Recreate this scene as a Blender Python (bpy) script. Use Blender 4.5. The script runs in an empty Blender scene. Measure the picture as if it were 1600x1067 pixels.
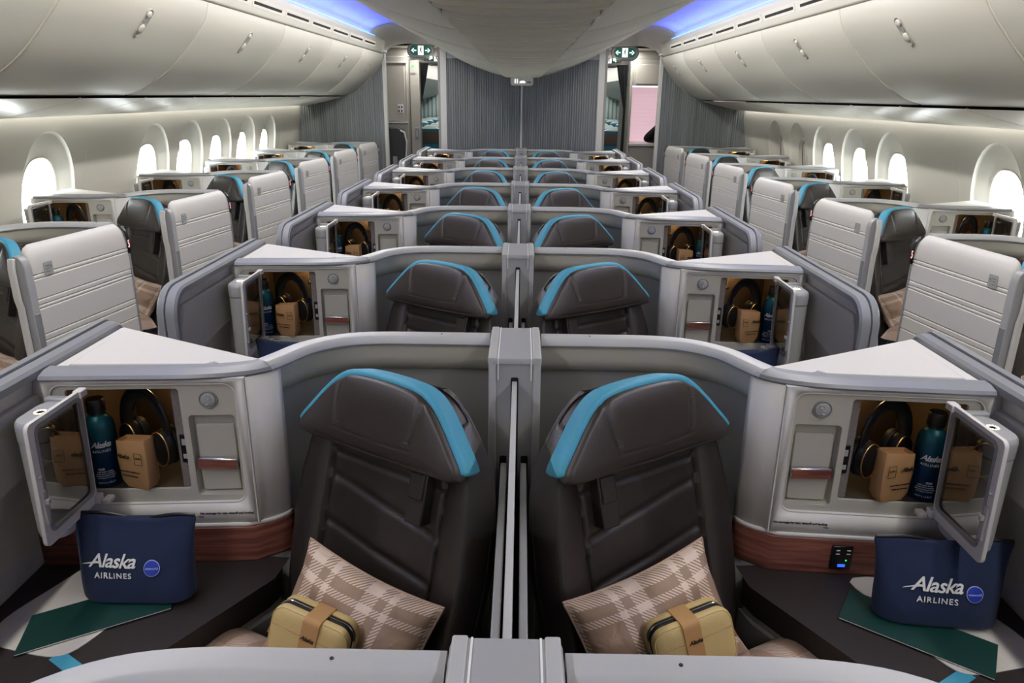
import bpy, math, random
from math import sin, cos, pi, radians, sqrt, atan2
from mathutils import Vector, Matrix
random.seed(4)
S = bpy.context.scene
COL = S.collection

# ------------------------------------------------------------------ colour / materials
def lin(h):
    h = h.lstrip('#')
    r = [int(h[i:i+2], 16)/255 for i in (0, 2, 4)]
    return tuple((c/12.92 if c <= .04045 else ((c+.055)/1.055)**2.4) for c in r) + (1,)
def newmat(name):
    m = bpy.data.materials.new(name); m.use_nodes = True
    nt = m.node_tree; b = nt.nodes['Principled BSDF']
    return m, nt, b
def mat(name, hexc, rough=.5, metal=0, spec=.5, bump=0, bscale=200, var=0, vscale=3, coat=0, sheen=0, emis=None, estr=0, detail=3):
    m, nt, b = newmat(name)
    N, L = nt.nodes, nt.links
    b.inputs['Base Color'].default_value = lin(hexc)
    b.inputs['Roughness'].default_value = rough
    b.inputs['Metallic'].default_value = metal
    b.inputs['Specular IOR Level'].default_value = spec
    b.inputs['Coat Weight'].default_value = coat
    b.inputs['Sheen Weight'].default_value = sheen
    if emis:
        b.inputs['Emission Color'].default_value = lin(emis); b.inputs['Emission Strength'].default_value = estr
    tc = N.new('ShaderNodeTexCoord')
    if bump:
        n = N.new('ShaderNodeTexNoise'); n.inputs['Scale'].default_value = bscale; n.inputs['Detail'].default_value = detail
        bp = N.new('ShaderNodeBump'); bp.inputs['Strength'].default_value = bump; bp.inputs['Distance'].default_value = .002
        L.new(tc.outputs['Object'], n.inputs['Vector']); L.new(n.outputs['Fac'], bp.inputs['Height']); L.new(bp.outputs[0], b.inputs['Normal'])
    if var:
        n = N.new('ShaderNodeTexNoise'); n.inputs['Scale'].default_value = vscale; n.inputs['Detail'].default_value = 4
        mx = N.new('ShaderNodeMix'); mx.data_type = 'RGBA'
        c = lin(hexc); mx.inputs['A'].default_value = tuple(x*(1-var) for x in c[:3]) + (1,); mx.inputs['B'].default_value = tuple(min(1, x*(1+var)) for x in c[:3]) + (1,)
        L.new(tc.outputs['Object'], n.inputs['Vector']); L.new(n.outputs['Fac'], mx.inputs['Factor']); L.new(mx.outputs['Result'], b.inputs['Base Color'])
    return m
M = {}
M['shell'] = mat('shell_white', '#d3d1cd', .38, bump=.05, bscale=900)
M['lid'] = mat('lid_white', '#d3d0cc', .42, bump=.08, bscale=1200)
M['rail'] = mat('rail_grey', '#a3a4a4', .35)
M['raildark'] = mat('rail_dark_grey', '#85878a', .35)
M['inset'] = mat('inset_beige', '#b4b1a6', .42)
M['divwall'] = mat('divider_grey', '#9b9a93', .5, bump=.15, bscale=700)
M['divband'] = mat('divider_band', '#c2beb0', .45)
M['post'] = mat('post_grey', '#a6a7a8', .38)
M['postlight'] = mat('post_edge', '#b7b8b8', .35)
M['aisle'] = mat('aisle_vinyl', '#b4b1ab', .6, bump=.6, bscale=60, var=.06, vscale=60)
M['black'] = mat('black_plastic', '#0c0c0d', .35)
M['gap'] = mat('shadow_gap_black', '#08080a', .8)
M['leather'] = mat('dark_leather', '#2a2422', .38, bump=.2, bscale=500, spec=.75)
M['leather2'] = mat('dark_leather_headrest', '#302825', .40, bump=.2, bscale=500, spec=.7)
M['leatherw'] = mat('grey_leather', '#6d6660', .36, bump=.35, bscale=450, spec=.6)  # paler copy of the dark leather, daylight sheen in its colour; unused
M['stripe'] = mat('blue_leather', '#459dbd', .5, bump=.4, bscale=300)
M['shelf'] = mat('shelf_leather', '#272020', .5, bump=.3, bscale=600)
M['tablewhite'] = mat('table_marble', '#cfcac6', .25, var=.08, vscale=5)
M['panelgrey'] = mat('panel_grey', '#a9aaa9', .45)
M['navy'] = mat('navy_canvas', '#142447', .85, bump=.5, bscale=900, sheen=.1)
M['green'] = mat('booklet_green', '#0e3a36', .45)
M['paper'] = mat('paper_edge', '#e6e6e2', .6)
M['white'] = mat('print_white', '#eeeeee', .5)
M['ink'] = mat('print_black', '#1c1714', .6)
M['ball'] = mat('badge_blue', '#2a3fae', .3)
M['ballrim'] = mat('badge_rim', '#aeb9e6', .3)
M['kraft'] = mat('kraft_paper', '#a98157', .7, bump=.3, bscale=40, var=.08, vscale=20)
M['kit'] = mat('tan_leather', '#cdb47c', .5, bump=.35, bscale=500)
M['kitband'] = mat('kraft_band', '#b78c5b', .65, var=.06, vscale=40)
M['zip'] = mat('black_zip', '#17130f', .5, bump=.8, bscale=400)
M['gold'] = mat('gold', '#caa05c', .3, metal=1)
M['chrome'] = mat('chrome', '#c9c9c9', .2, metal=1)
M['padblack'] = mat('ear_pad', '#141312', .55, bump=.3, bscale=300)
M['floor'] = mat('carpet', '#4d4a48', .95, bump=1, bscale=300)
M['bin'] = mat('bin_white', '#dcd9cd', .4)
M['seam'] = mat('seam_cream', '#e2ddd0', .4)
M['ceil'] = mat('ceiling_white', '#dad8d4', .5)
M['psu'] = mat('service_panel', '#d8d4c8', .32)
M['sidewall'] = mat('sidewall_cream', '#e2dfd5', .5)
M['nichewall'] = mat('niche_brown', '#5d5145', .7, bump=.6, bscale=250)
M['nichefloor'] = mat('niche_floor', '#3e3b37', .6)
M['nichefab'] = mat('niche_fabric', '#77706c', .9, bump=.9, bscale=180, var=.25, vscale=220)
M['signgreen'] = mat('sign_green', '#0b5a46', .4, emis='#0b6a50', estr=.35)
M['signwhite'] = mat('sign_white', '#f4f4f4', .4, emis='#ffffff', estr=1.1)
M['teal'] = mat('economy_teal', '#1f86a2', .6)
M['econbrown'] = mat('economy_brown', '#54463c', .5)
M['econcover'] = mat('economy_pale', '#cfe0da', .5)
M['cloth_black'] = mat('black_cloth', '#0d0d0f', .8, bump=.4, bscale=200)
M['curtain'] = mat('curtain_charcoal', '#3a3d42', .85)
M['galley'] = mat('galley_grey', '#a5a39b', .45)
M['galleydark'] = mat('galley_dark', '#3a3a3a', .5)
M['skin'] = mat('skin', '#b98a70', .5)
M['red'] = mat('pink_digit', '#ffb0b8', .5, emis='#ffb0b8', estr=.9)
M['ledwhite'] = mat('lamp_ring', '#fff4dc', .5, emis='#fff0d0', estr=3)
M['ledwarm'] = mat('niche_lamp', '#ffd89a', .5, emis='#ffbe62', estr=8)
M['ledblue'] = mat('cove_led', '#5fb6ff', .5, emis='#3f8cff', estr=5)
M['ledgreen'] = mat('green_lamp', '#30ff60', .5, emis='#20ff50', estr=3)
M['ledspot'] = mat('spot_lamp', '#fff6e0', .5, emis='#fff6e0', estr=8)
M['bluescreen'] = mat('tiny_screen', '#2050ff', .4, emis='#3060ff', estr=1.5)
M['pink'] = mat('lit_pink_panel', '#e6d0d6', .6, emis='#f0c6d4', estr=.6)
M['shade'] = mat('window_dimmed', '#6d675e', .3)

# emissive-free glass for the niche doors and windows (thin panes)
def glass(name, tint, gl, rough=.02):
    m, nt, b = newmat(name); N, L = nt.nodes, nt.links
    out = [n for n in N if n.type == 'OUTPUT_MATERIAL'][0]
    t = N.new('ShaderNodeBsdfTransparent'); t.inputs[0].default_value = tint
    g = N.new('ShaderNodeBsdfGlossy'); g.inputs['Roughness'].default_value = rough
    mx = N.new('ShaderNodeMixShader'); mx.inputs[0].default_value = gl
    L.new(t.outputs[0], mx.inputs[1]); L.new(g.outputs[0], mx.inputs[2]); L.new(mx.outputs[0], out.inputs['Surface'])
    return m
M['doorglass'] = glass('smoked_glass', (.30, .27, .24, 1), .32)
M['pane'] = glass('window_glass', (.93, .96, .95, 1), .05)
M['panedim'] = glass('window_glass_dimmed', (.013, .0115, .010, 1), .10, .1)

def wood():
    m, nt, b = newmat('reddish_wood'); N, L = nt.nodes, nt.links
    tc = N.new('ShaderNodeTexCoord'); mp = N.new('ShaderNodeMapping'); mp.inputs['Scale'].default_value = (2.2, 3, 38)
    n = N.new('ShaderNodeTexNoise'); n.inputs['Scale'].default_value = 2.2; n.inputs['Detail'].default_value = 8; n.inputs['Distortion'].default_value = .8
    r = N.new('ShaderNodeValToRGB'); e = r.color_ramp.elements
    e[0].position = .3; e[0].color = lin('#45251f'); e[1].position = .72; e[1].color = lin('#95604f')
    x = e.new(.5); x.color = lin('#74443a')
    L.new(tc.outputs['Object'], mp.inputs[0]); L.new(mp.outputs[0], n.inputs['Vector']); L.new(n.outputs['Fac'], r.inputs[0]); L.new(r.outputs[0], b.inputs['Base Color'])
    b.inputs['Roughness'].default_value = .42
    return m
M['wood'] = wood()

def plaid(name, base, dark, light, sc=1.0):
    """woven check with diagonal hatching, in UV space (metres)"""
    m, nt, b = newmat(name); N, L = nt.nodes, nt.links
    def v(x): return x
    def math_(op, a, c=None, d=None):
        n = N.new('ShaderNodeMath'); n.operation = op
        for i, q in enumerate((a, c, d)):
            if q is None: continue
            if isinstance(q, (int, float)): n.inputs[i].default_value = q
            else: L.new(q, n.inputs[i])
        return n.outputs[0]
    uv = N.new('ShaderNodeUVMap'); sp = N.new('ShaderNodeSeparateXYZ'); L.new(uv.outputs[0], sp.inputs[0])
    def band(co, centers, per):
        f = math_('MODULO', math_('ADD', co, 300*per), per)
        tot = None
        for c0, w in centers:
            a = math_('LESS_THAN', math_('ABSOLUTE', math_('SUBTRACT', f, c0)), w/2)
            tot = a if tot is None else math_('ADD', tot, a)
        return tot
    per = .15*sc
    bx = band(sp.outputs[0], [(.03*sc, .034*sc), (.078*sc, .016*sc)], per)
    by = band(sp.outputs[1], [(.035*sc, .032*sc), (.083*sc, .016*sc)], per)
    h = band(math_('ADD', sp.outputs[0], sp.outputs[1]), [(.004, .0042)], .0085)
    one = math_('MINIMUM', math_('ADD', bx, by), 1)
    both = math_('MULTIPLY', bx, by)
    k = math_('MAXIMUM', math_('MULTIPLY', one, h), both)
    mx = N.new('ShaderNodeMix'); mx.data_type = 'RGBA'; mx.inputs['A'].default_value = lin(dark); mx.inputs['B'].default_value = lin(light)
    L.new(k, mx.inputs['Factor']); L.new(mx.outputs['Result'], b.inputs['Base Color'])
    b.inputs['Roughness'].default_value = .55; b.inputs['Sheen Weight'].default_value = .15
    tc = N.new('ShaderNodeTexCoord'); n = N.new('ShaderNodeTexNoise'); n.inputs['Scale'].default_value = 14; n.inputs['Detail'].default_value = 3; n.inputs['Distortion'].default_value = 1
    bp = N.new('ShaderNodeBump'); bp.inputs['Strength'].default_value = .5; bp.inputs['Distance'].default_value = .012
    L.new(tc.outputs['Object'], n.inputs['Vector']); L.new(n.outputs['Fac'], bp.inputs['Height']); L.new(bp.outputs[0], b.inputs['Normal'])
    return m
M['plaid'] = plaid('plaid_pillow', None, '#9b806b', '#e0cabb')
M['plaid2'] = plaid('plaid_blanket', None, '#b39580', '#dbc4b6', 1.3)

def ribbed(name, a, bcol):
    m, nt, b = newmat(name); N, L = nt.nodes, nt.links
    tc = N.new('ShaderNodeTexCoord'); w = N.new('ShaderNodeTexNoise'); mp = N.new('ShaderNodeMapping'); mp.inputs['Scale'].default_value = (30, 30, .5)
    w.inputs['Scale'].default_value = 1; w.inputs['Detail'].default_value = 2
    mx = N.new('ShaderNodeMix'); mx.data_type = 'RGBA'; mx.inputs['A'].default_value = lin(a); mx.inputs['B'].default_value = lin(bcol)
    L.new(tc.outputs['Object'], mp.inputs[0]); L.new(mp.outputs[0], w.inputs['Vector']); L.new(w.outputs['Fac'], mx.inputs['Factor']); L.new(mx.outputs['Result'], b.inputs['Base Color'])
    b.inputs['Roughness'].default_value = .7
    return m
M['bulk'] = ribbed('ribbed_charcoal', '#63686a', '#a1a5a5')

# ------------------------------------------------------------------ mesh builder
class MB:
    def __init__(s): s.v = []; s.f = []; s.m = []; s.uv = {}; s.mi = 0; s.xf = None
    def add(s, vs, fs, uvs=None):
        o = len(s.v)
        if s.xf: vs = [s.xf(Vector(p)) for p in vs]
        s.v += [tuple(p) for p in vs]
        for i, f in enumerate(fs):
            if uvs: s.uv[len(s.f)] = [uvs[j] for j in f]
            s.f.append([o+j for j in f]); s.m.append(s.mi)
        return s
    def box(s, x0, x1, y0, y1, z0, z1):
        v = [(x, y, z) for z in (z0, z1) for y in (y0, y1) for x in (x0, x1)]
        return s.add(v, [(0, 2, 3, 1), (4, 5, 7, 6), (0, 1, 5, 4), (1, 3, 7, 5), (3, 2, 6, 7), (2, 0, 4, 6)])
    def rbox(s, x0, x1, y0, y1, z0, z1, r=.01, n=4, axis='z'):
        """box with corners rounded about an axis"""
        a, b, c = {'z': ((x0, x1), (y0, y1), (z0, z1)), 'y': ((x0, x1), (z0, z1), (y0, y1)), 'x': ((y0, y1), (z0, z1), (x0, x1))}[axis]
        o = rrect(a[0], a[1], b[0], b[1], r, n)
        def P(u, w, t): return {'z': (u, w, t), 'y': (u, t, w), 'x': (t, u, w)}[axis]
        e = min(r*.35, (c[1]-c[0])*.2)
        rings = []
        for t, k in ((c[0], e), (c[0]+e, 0), (c[1]-e, 0), (c[1], e)):
            oo = rrect(a[0]+k, a[1]-k, b[0]+k, b[1]-k, max(r-k, .0005), n)
            rings.append([P(u, w, t) for u, w in oo])
        return s.loft(rings, flip=(axis == 'y'))
    def loft(s, rings, closed=True, caps=True, flip=False, uv=None):
        n = len(rings[0]); v = [p for r in rings for p in r]; f = []
        for i in range(len(rings)-1):
            for j in range(n if closed else n-1):
                k = (j+1) % n
                q = (i*n+j, i*n+k, (i+1)*n+k, (i+1)*n+j)
                f.append(q[::-1] if flip else q)
        if caps and closed:
            a = tuple(range(n))[::-1]; b = tuple((len(rings)-1)*n+j for j in range(n))
            f += [a[::-1], b[::-1]] if flip else [a, b]
        return s.add(v, f, uv)
    def tube(s, path, r, n=10, closed=False, flat=1.0, up=None):
        path = [Vector(p) for p in path]; rings = []; m = len(path)
        nrm = Vector(up) if up else None
        for i, p in enumerate(path):
            if closed: t = path[(i+1) % m]-path[i-1]
            else: t = path[min(i+1, m-1)]-path[max(i-1, 0)]
            t.normalize()
            if nrm is None: nrm = t.orthogonal()
            if not up: nrm = (nrm - t*nrm.dot(t)); nrm.normalize(); a = nrm
            else: a = (Vector(up)-t*Vector(up).dot(t)).normalized()
            b = t.cross(a)
            rr = r[i] if isinstance(r, (list, tuple)) else r
            rings.append([p+a*cos(2*pi*k/n)*rr+b*sin(2*pi*k/n)*rr*flat for k in range(n)])
        if closed: rings.append(rings[0])
        return s.loft(rings, caps=not closed)
    def lathe(s, prof, c=(0, 0, 0), n=28, axis=None):
        """prof list of (r, h); axis optional (xdir,ydir,zdir) frame"""
        c = Vector(c); X, Y, Z = [Vector(a) for a in (axis or ((1, 0, 0), (0, 1, 0), (0, 0, 1)))]
        rings = [[c+X*cos(2*pi*k/n)*r+Y*sin(2*pi*k/n)*r+Z*h for k in range(n)] for r, h in prof]
        return s.loft(rings)
    def prism(s, out, f3, t0, t1, bev=0):
        """polygon outline (u,w) extruded t0..t1 through frame f3(u,w,t)"""
        rings = [[f3(u, w, t) for u, w in out] for t in (t0, t1)]
        return s.loft(rings)
    def build(s, name, m, org, sgn=1, parent=None, bevel=0, seg=2, angle=38, subsurf=0, solid=0):
        vs = [(sgn*(p[0]-org[0]), p[1]-org[1], p[2]-org[2]) for p in s.v]
        fs = [f[::-1] if sgn < 0 else f for f in s.f]
        me = bpy.data.meshes.new(name); me.from_pydata(vs, [], fs)
        if s.uv:
            uvl = me.uv_layers.new(name='UVMap')
            for pi_, p in enumerate(me.polygons):
                u = s.uv.get(pi_)
                if u:
                    if sgn < 0: u = u[::-1]
                    for k, li in enumerate(p.loop_indices): uvl.data[li].uv = u[k]
        for x in (m if isinstance(m, list) else [m]): me.materials.append(x)
        if any(s.m):
            for p, k in zip(me.polygons, s.m): p.material_index = k
        me.polygons.foreach_set('use_smooth', [True]*len(me.polygons))
        me.validate(); me.update()
        try: me.set_sharp_from_angle(angle=radians(angle))
        except Exception: pass
        o = bpy.data.objects.new(name, me); COL.objects.link(o)
        if bevel:
            b = o.modifiers.new('bevel', 'BEVEL'); b.width = bevel; b.segments = seg; b.limit_method = 'ANGLE'; b.angle_limit = radians(35); b.harden_normals = False
        if solid:
            b = o.modifiers.new('solid', 'SOLIDIFY'); b.thickness = solid; b.offset = 0
        if subsurf:
            b = o.modifiers.new('sub', 'SUBSURF'); b.levels = subsurf; b.render_levels = subsurf
        if parent is not None: o.parent = parent
        else: o.location = (sgn*org[0], org[1], org[2])
        return o

def rrect(x0, x1, y0, y1, r, n=5):
    r = min(r, (x1-x0)/2-1e-5, (y1-y0)/2-1e-5); o = []
    for cx, cy, a0 in ((x1-r, y1-r, 0), (x0+r, y1-r, 90), (x0+r, y0+r, 180), (x1-r, y0+r, 270)):
        for k in range(n+1):
            a = radians(a0+90*k/n); o.append((cx+r*cos(a), cy+r*sin(a)))
    return o
def catmull(P, n=8):
    P = [Vector(p) for p in P]; Q = [P[0]*2-P[1]]+P+[P[-1]*2-P[-2]]; o = []
    for i in range(1, len(Q)-2):
        for k in range(n):
            t = k/n; a, b, c, d = Q[i-1:i+3]
            o.append(.5*((2*b)+(c-a)*t+(2*a-5*b+4*c-d)*t*t+(3*b-a-3*c+d)*t**3))
    o.append(P[-1]); return o
def sweep(path, prof, z=0, off=1):
    """2-D path (x,y) list; profile (n,z) with n towards the left normal * off ; returns rings"""
    rings = []; m = len(path)
    for i, p in enumerate(path):
        a = Vector(path[min(i+1, m-1)][:2])-Vector(path[max(i-1, 0)][:2]); a = Vector((a.x, a.y)).normalized()
        nx, ny = -a.y*off, a.x*off
        rings.append([(p[0]+nx*n, p[1]+ny*n, z+h) for n, h in prof])
    return rings

# ------------------------------------------------------------------ text and flat lettering
_txt = {}
def text_geo(body, size=1.0, shear=0, bold=0, ext=.0006, space=1.0):
    k = (body, size, shear, bold, ext, space)
    if k in _txt: return _txt[k]
    cu = bpy.data.curves.new('lettering', 'FONT'); cu.body = body; cu.size = size; cu.shear = shear; cu.offset = bold*size
    cu.extrude = ext; cu.align_x = 'CENTER'; cu.align_y = 'CENTER'; cu.resolution_u = 3; cu.space_character = space
    o = bpy.data.objects.new('lettering', cu); COL.objects.link(o)
    dg = bpy.context.evaluated_depsgraph_get(); me = bpy.data.meshes.new_from_object(o.evaluated_get(dg))
    g = ([tuple(v.co) for v in me.vertices], [tuple(p.vertices) for p in me.polygons])
    bpy.data.objects.remove(o); bpy.data.meshes.remove(me)
    _txt[k] = g; return g

# ------------------------------------------------------------------ things
class Thing:
    def __init__(s, name, label, cat, org, sgn=1, group=None, kind=None):
        s.o = bpy.data.objects.new(name, None); COL.objects.link(s.o); s.o.empty_display_size = .05
        s.org = org; s.sgn = sgn; s.o.location = (sgn*org[0], org[1], org[2]); s.base = s.o.location.copy()
        s.o['label'] = label; s.o['category'] = cat
        if group: s.o['group'] = group
        if kind: s.o['kind'] = kind
        s.used = False
    def part(s, name, mb, m, parent=None, label=None, **k):
        o = mb.build(name, m, s.org, s.sgn, parent or s.o, **k)
        if label: o['label'] = label
        return o
    def text(s, name, items, m, parent=None, fn=None):
        """items: (body,size,center,xdir,ydir,kwargs) given for the left-hand side; never mirrored"""
        mb = MB()
        for body, size, c, xd, yd, kw in items:
            vs, fs = text_geo(body, size, **kw)
            c = Vector(c); xd = Vector(xd).normalized(); yd = Vector(yd).normalized()
            if s.sgn < 0: xd = -xd
            zd = xd.cross(yd)
            if s.sgn < 0: zd = -zd      # pre-mirror space
            mb.add([c+xd*v[0]+yd*v[1]+zd*v[2] for v in vs], [f if s.sgn > 0 else f[::-1] for f in fs])
        return mb.build(name, m, s.org, s.sgn, parent or s.o)
    def put(s, dx, dy, dz, label, skip=()):
        if not s.used: s.used = True; r = s.o
        else:
            r = dup(s.o, None)
        r.location = s.base+Vector((dx, dy, dz)); r['label'] = label
        return r
def dup(o, parent):
    c = o.copy(); COL.objects.link(c)
    if parent is not None: c.parent = parent
    for ch in list(o.children): dup(ch, c)
    return c
def solo(name, mb, m, label, cat, org, sgn=1, group=None, kind=None, **k):
    o = mb.build(name, m, org, sgn, None, **k)
    if kind == 'structure': o['kind'] = 'structure'; return o
    o['label'] = label; o['category'] = cat
    if group: o['group'] = group
    if kind: o['kind'] = kind
    return o
def struct(name, mb, m, **k):
    o = mb.build(name, m, (0, 0, 0), 1, None, **k); o['kind'] = 'structure'; return o
# ------------------------------------------------------------------ suite modules, left-hand, y = 0 at the back of the row's divider
Y1 = 1.7246; PITCH = 1.09
_pl = {}
def plate_geo(key, polys, ext=.002, bev=.001):
    if key in _pl: return _pl[key]
    cu = bpy.data.curves.new('plate', 'CURVE'); cu.dimensions = '2D'; cu.fill_mode = 'BOTH'; cu.extrude = ext; cu.bevel_depth = bev; cu.bevel_resolution = 1
    for P in polys:
        sp = cu.splines.new('POLY'); sp.points.add(len(P)-1); sp.use_cyclic_u = True
        for q, p in zip(sp.points, P): q.co = (p[0], p[1], 0, 1)
    o = bpy.data.objects.new('plate', cu); COL.objects.link(o)
    me = bpy.data.meshes.new_from_object(o.evaluated_get(bpy.context.evaluated_depsgraph_get()))
    g = ([tuple(v.co) for v in me.vertices], [tuple(p.vertices) for p in me.polygons])
    bpy.data.objects.remove(o); bpy.data.meshes.remove(me); _pl[key] = g
    return g
def yface(x): return -.314+(x+1.0)*.075
def facemap(t): return lambda v: (v[0], yface(v[0])-t-v[2], v[1])
F_KEY = [(-.062, -.05), (-.20, -.05), (-.324, -.052), (-.405, -.072), (-.468, -.125), (-.503, -.195), (-.535, -.248), (-.59, -.278), (-.68, -.298), (-.80, -.308), (-.903, -.316), (-1.0, -.322)]
F_PATH = [(p.x, p.y) for p in catmull([(a, b, 0) for a, b in F_KEY], 5)]
def sub(path, xa, xb): return [p for p in path if xb <= p[0] <= xa]

def make_divider(sgn, x0=0):
    T = Thing('suite_divider', '', 'divider', (-.30, -.02, 0), sgn, 'curved dividers behind the seats', 'thing')
    wp = sub(F_PATH, x0, -.53)
    T.part('wall_skin', MB().loft(sweep(wp, [(.040, .02), (.052, .02), (.052, 1.12), (.040, 1.12)], off=-1)), M['divwall'])
    T.part('cove_band', MB().loft(sweep(wp, [(.050, 1.070), (.036, 1.074), (.020, 1.084), (.009, 1.10), (.006, 1.115), (.006, 1.146), (.046, 1.146)], off=-1)), M['divband'])
    cap = F_PATH if True else wp
    T.part('cap_rail', MB().loft(sweep(wp[::1], [(.0, 1.147), (-.003, 1.152), (.0, 1.158), (.012, 1.1655), (.016, 1.1665), (.044, 1.167), (.048, 1.163), (.048, 1.147)], off=-1)), M['postlight'])
    T.part('console_rail', MB().loft(sweep(sub(F_PATH, -.515, -.985)+[(-.984, -.3208)], [(.0, 1.147), (-.003, 1.152), (.001, 1.159), (.022, 1.1655), (.026, 1.166), (.044, 1.1665), (.047, 1.163), (.047, 1.147)], off=-1)), M['raildark'])
    mb = MB(); mb.lathe([(.0001, 0), (.0022, 0), (.0022, .0012), (.0001, .0012)], (-.18, -.02, 1.1665), 10)
    T.part('screw_hole', mb, M['black'])
    return T

LIDP = [(-.984, -.268), (-.80, -.256), (-.68, -.246), (-.61, -.228), (-.565, -.198), (-.57, -.192), (-.60, -.178), (-.965, .012), (-.978, .020), (-.984, .012)]
def inset_poly(P, d):
    c = Vector((sum(p[0] for p in P)/len(P), sum(p[1] for p in P)/len(P)))
    return [tuple(c+(Vector(p)-c)*d) for p in P]
def make_console(sgn):
    T = Thing('side_console', '', 'console cabinet', (-.78, -.16, .70), sgn, 'storage consoles beside the seats')
    X0, X1 = -.975, -.592
    hole = rrect(X0, X1, .850, 1.137, .026, 6)
    g = plate_geo('shell', [[(-1.036, .80), (-.575, .80), (-.575, 1.1455), (-.998, 1.1455)], hole], .004, .002)
    mb = MB(); f = facemap(-.006); mb.add([f(v) for v in g[0]], g[1])
    cp = [(x, yface(x)) for x in (-.58, -.578)]+[p for p in F_PATH[::-1] if -.572 < p[0] < -.512]
    mb.loft([[(p[0], p[1], z) for z in (.80, 1.1465)] for p in cp], closed=False)
    mb.loft([[(p[0], p[1]-.002, z) for z in (.790, .794, .80)] for p in [(x, yface(x)) for x in (-1.036, -.8, -.6)]+cp[2:]], closed=False)
    T.part('shell', mb, M['shell'], solid=.004)
    # lid
    mb = MB(); mb.loft([[(p[0], p[1], z) for p in LIDP] for z in (1.140, 1.160)])
    lid = T.part('lid', mb, M['lid'], bevel=.003)
    mb = MB(); q = [(-.955, -.262), (-.66, -.245), (-.645, -.228), (-.95, -.065), (-.962, -.08)]
    mb.loft([[(p[0], p[1], 1.160) for p in inset_poly(q, .975)], [(p[0], p[1], 1.1645) for p in inset_poly(q, .955)]])
    T.part('raised_panel', mb, M['lid'], parent=lid, bevel=.001)
    q2 = inset_poly(q, 1.005); mb = MB(); mb.loft([[(p[0], p[1], z) for p in q2] for z in (1.1595, 1.1606)]); T.part('panel_groove', mb, M['raildark'], parent=lid)  # flat dark sheet painting the shadow gap round the raised panel
    mb = MB(); pp = [(-.60, -.176), (-.965, .010), (-.975, .014), (-.980, .005), (-.980, -.30)]
    mb.loft([[(p[0], p[1], z) for z in (.05, 1.14)] for p in pp], closed=False)
    T.part('body_panel', mb, M['panelgrey'], solid=.004)
    # inset panel with the niche and tray openings
    g = plate_geo('inset', [rrect(X0+.001, X1-.001, .851, 1.136, .025, 6), rrect(-.945, -.712, .885, 1.124, .008, 4), rrect(-.700, -.601, .868, 1.062, .009, 4)], .0025, .001)
    mb = MB(); f = facemap(-.008); mb.add([f(v) for v in g[0]], g[1])
    inset = T.part('inset_panel', mb, M['inset'])
    mb = MB(); y0, y1 = yface(-.70)+.012, yface(-.6)+.012; d = .016
    ro = rrect(-.700, -.601, .868, 1.062, .009, 4)
    mb.loft([[(x, yface(x)+.009, z) for x, z in ro], [(x, yface(x)+.009+d, z) for x, z in rrect(-.697, -.604, .871, 1.059, .007, 4)]], caps=False)
    o = rrect(-.697, -.604, .871, 1.059, .007, 4); mb.add([(x, yface(x)+.009+d, z) for x, z in o], [tuple(range(len(o)))])
    mb.loft([[(x, yface(x)+.02, z) for x, z in rrect(-.692, -.609, .874, 1.035, .006, 4)], [(x, yface(x)+.0165, z) for x, z in rrect(-.690, -.611, .876, 1.033, .006, 4)]])
    T.part('tray', mb, M['inset'], parent=inset)
    mb = MB(); mb.box(-.694, -.605, yface(-.65)+.002, yface(-.65)+.016, .932, .958)
    lt = T.part('tray_latch', mb, M['chrome'], parent=inset, bevel=.002)
    mb = MB(); mb.box(-.6915, -.6075, yface(-.65)-.001, yface(-.65)+.006, .9345, .9555)
    T.part('latch_inlay', mb, M['wood'], parent=inset)
    # call button
    ax = ((1, .075, 0), (0, 0, 1), (0, -1, 0))
    mb = MB(); c = (-.652, yface(-.652)+.004, 1.098)
    mb.lathe([(.0195, 0), (.0195, .0025), (.018, .0035), (.0165, .002), (.0165, .001), (.0001, .001)], c, 30, ax)
    b = T.part('button', mb, M['raildark'])
    mb = MB(); mb.lathe([(.0155, .001), (.0155, .0035), (.014, .0045), (.0001, .005)], c, 30, ax)
    for k in (-1, 1): mb.lathe([(.0055, .004), (.0052, .0062), (.0042, .0066), (.003, .0052), (.0001, .0048)], (c[0]+.002*k, c[1], c[2]+.0065*k), 14, ax)
    T.part('button_face', mb, M['rail'], parent=b)
    # wood band
    mb = MB(); wp = [(x, yface(x)-.001) for x in (-1.054, -.9, -.8, -.7, -.62, -.585)]+[(p[0], p[1]+.001) for p in F_PATH[::-1] if -.572 < p[0] < -.512]
    mb.loft([[(p[0], p[1], z) for z in (.700, .703, .785, .789)] for p in wp], closed=False)
    T.part('wood_band', mb, M['wood'], solid=.006)
    mb = MB(); mb.loft([[(p[0], p[1]+.012, z) for z in (.05, .703)] for p in wp], closed=False)
    T.part('lower_skin', mb, M['panelgrey'], solid=.004)
    # niche lining
    zl, zh = .884, 1.126; xl, xr = -.946, -.711
    bl, br = (xl, -.045), (xr, -.150)
    mb = MB(); mb.add([(bl[0], bl[1], zl), (br[0], br[1], zl), (br[0], br[1], zh), (bl[0], bl[1], zh)], [(0, 1, 2, 3)])
    mb.add([(xl, yface(xl)+.008, zl), (bl[0], bl[1], zl), (bl[0], bl[1], zh), (xl, yface(xl)+.008, zh)], [(0, 1, 2, 3)])
    mb.add([(xl, yface(xl)+.008, zh), (bl[0], bl[1], zh), (br[0], br[1], zh), (xr, yface(xr)+.008, zh)], [(0, 1, 2, 3)])
    ni = T.part('niche', mb, M['nichewall'], label='brown fabric lined niche')
    mb = MB(); mb.add([(xl, yface(xl)+.008, zl), (xr, yface(xr)+.008, zl), (br[0], br[1], zl), (bl[0], bl[1], zl)], [(0, 1, 2, 3)])
    T.part('niche_base', mb, M['nichefloor'], parent=ni)
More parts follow.
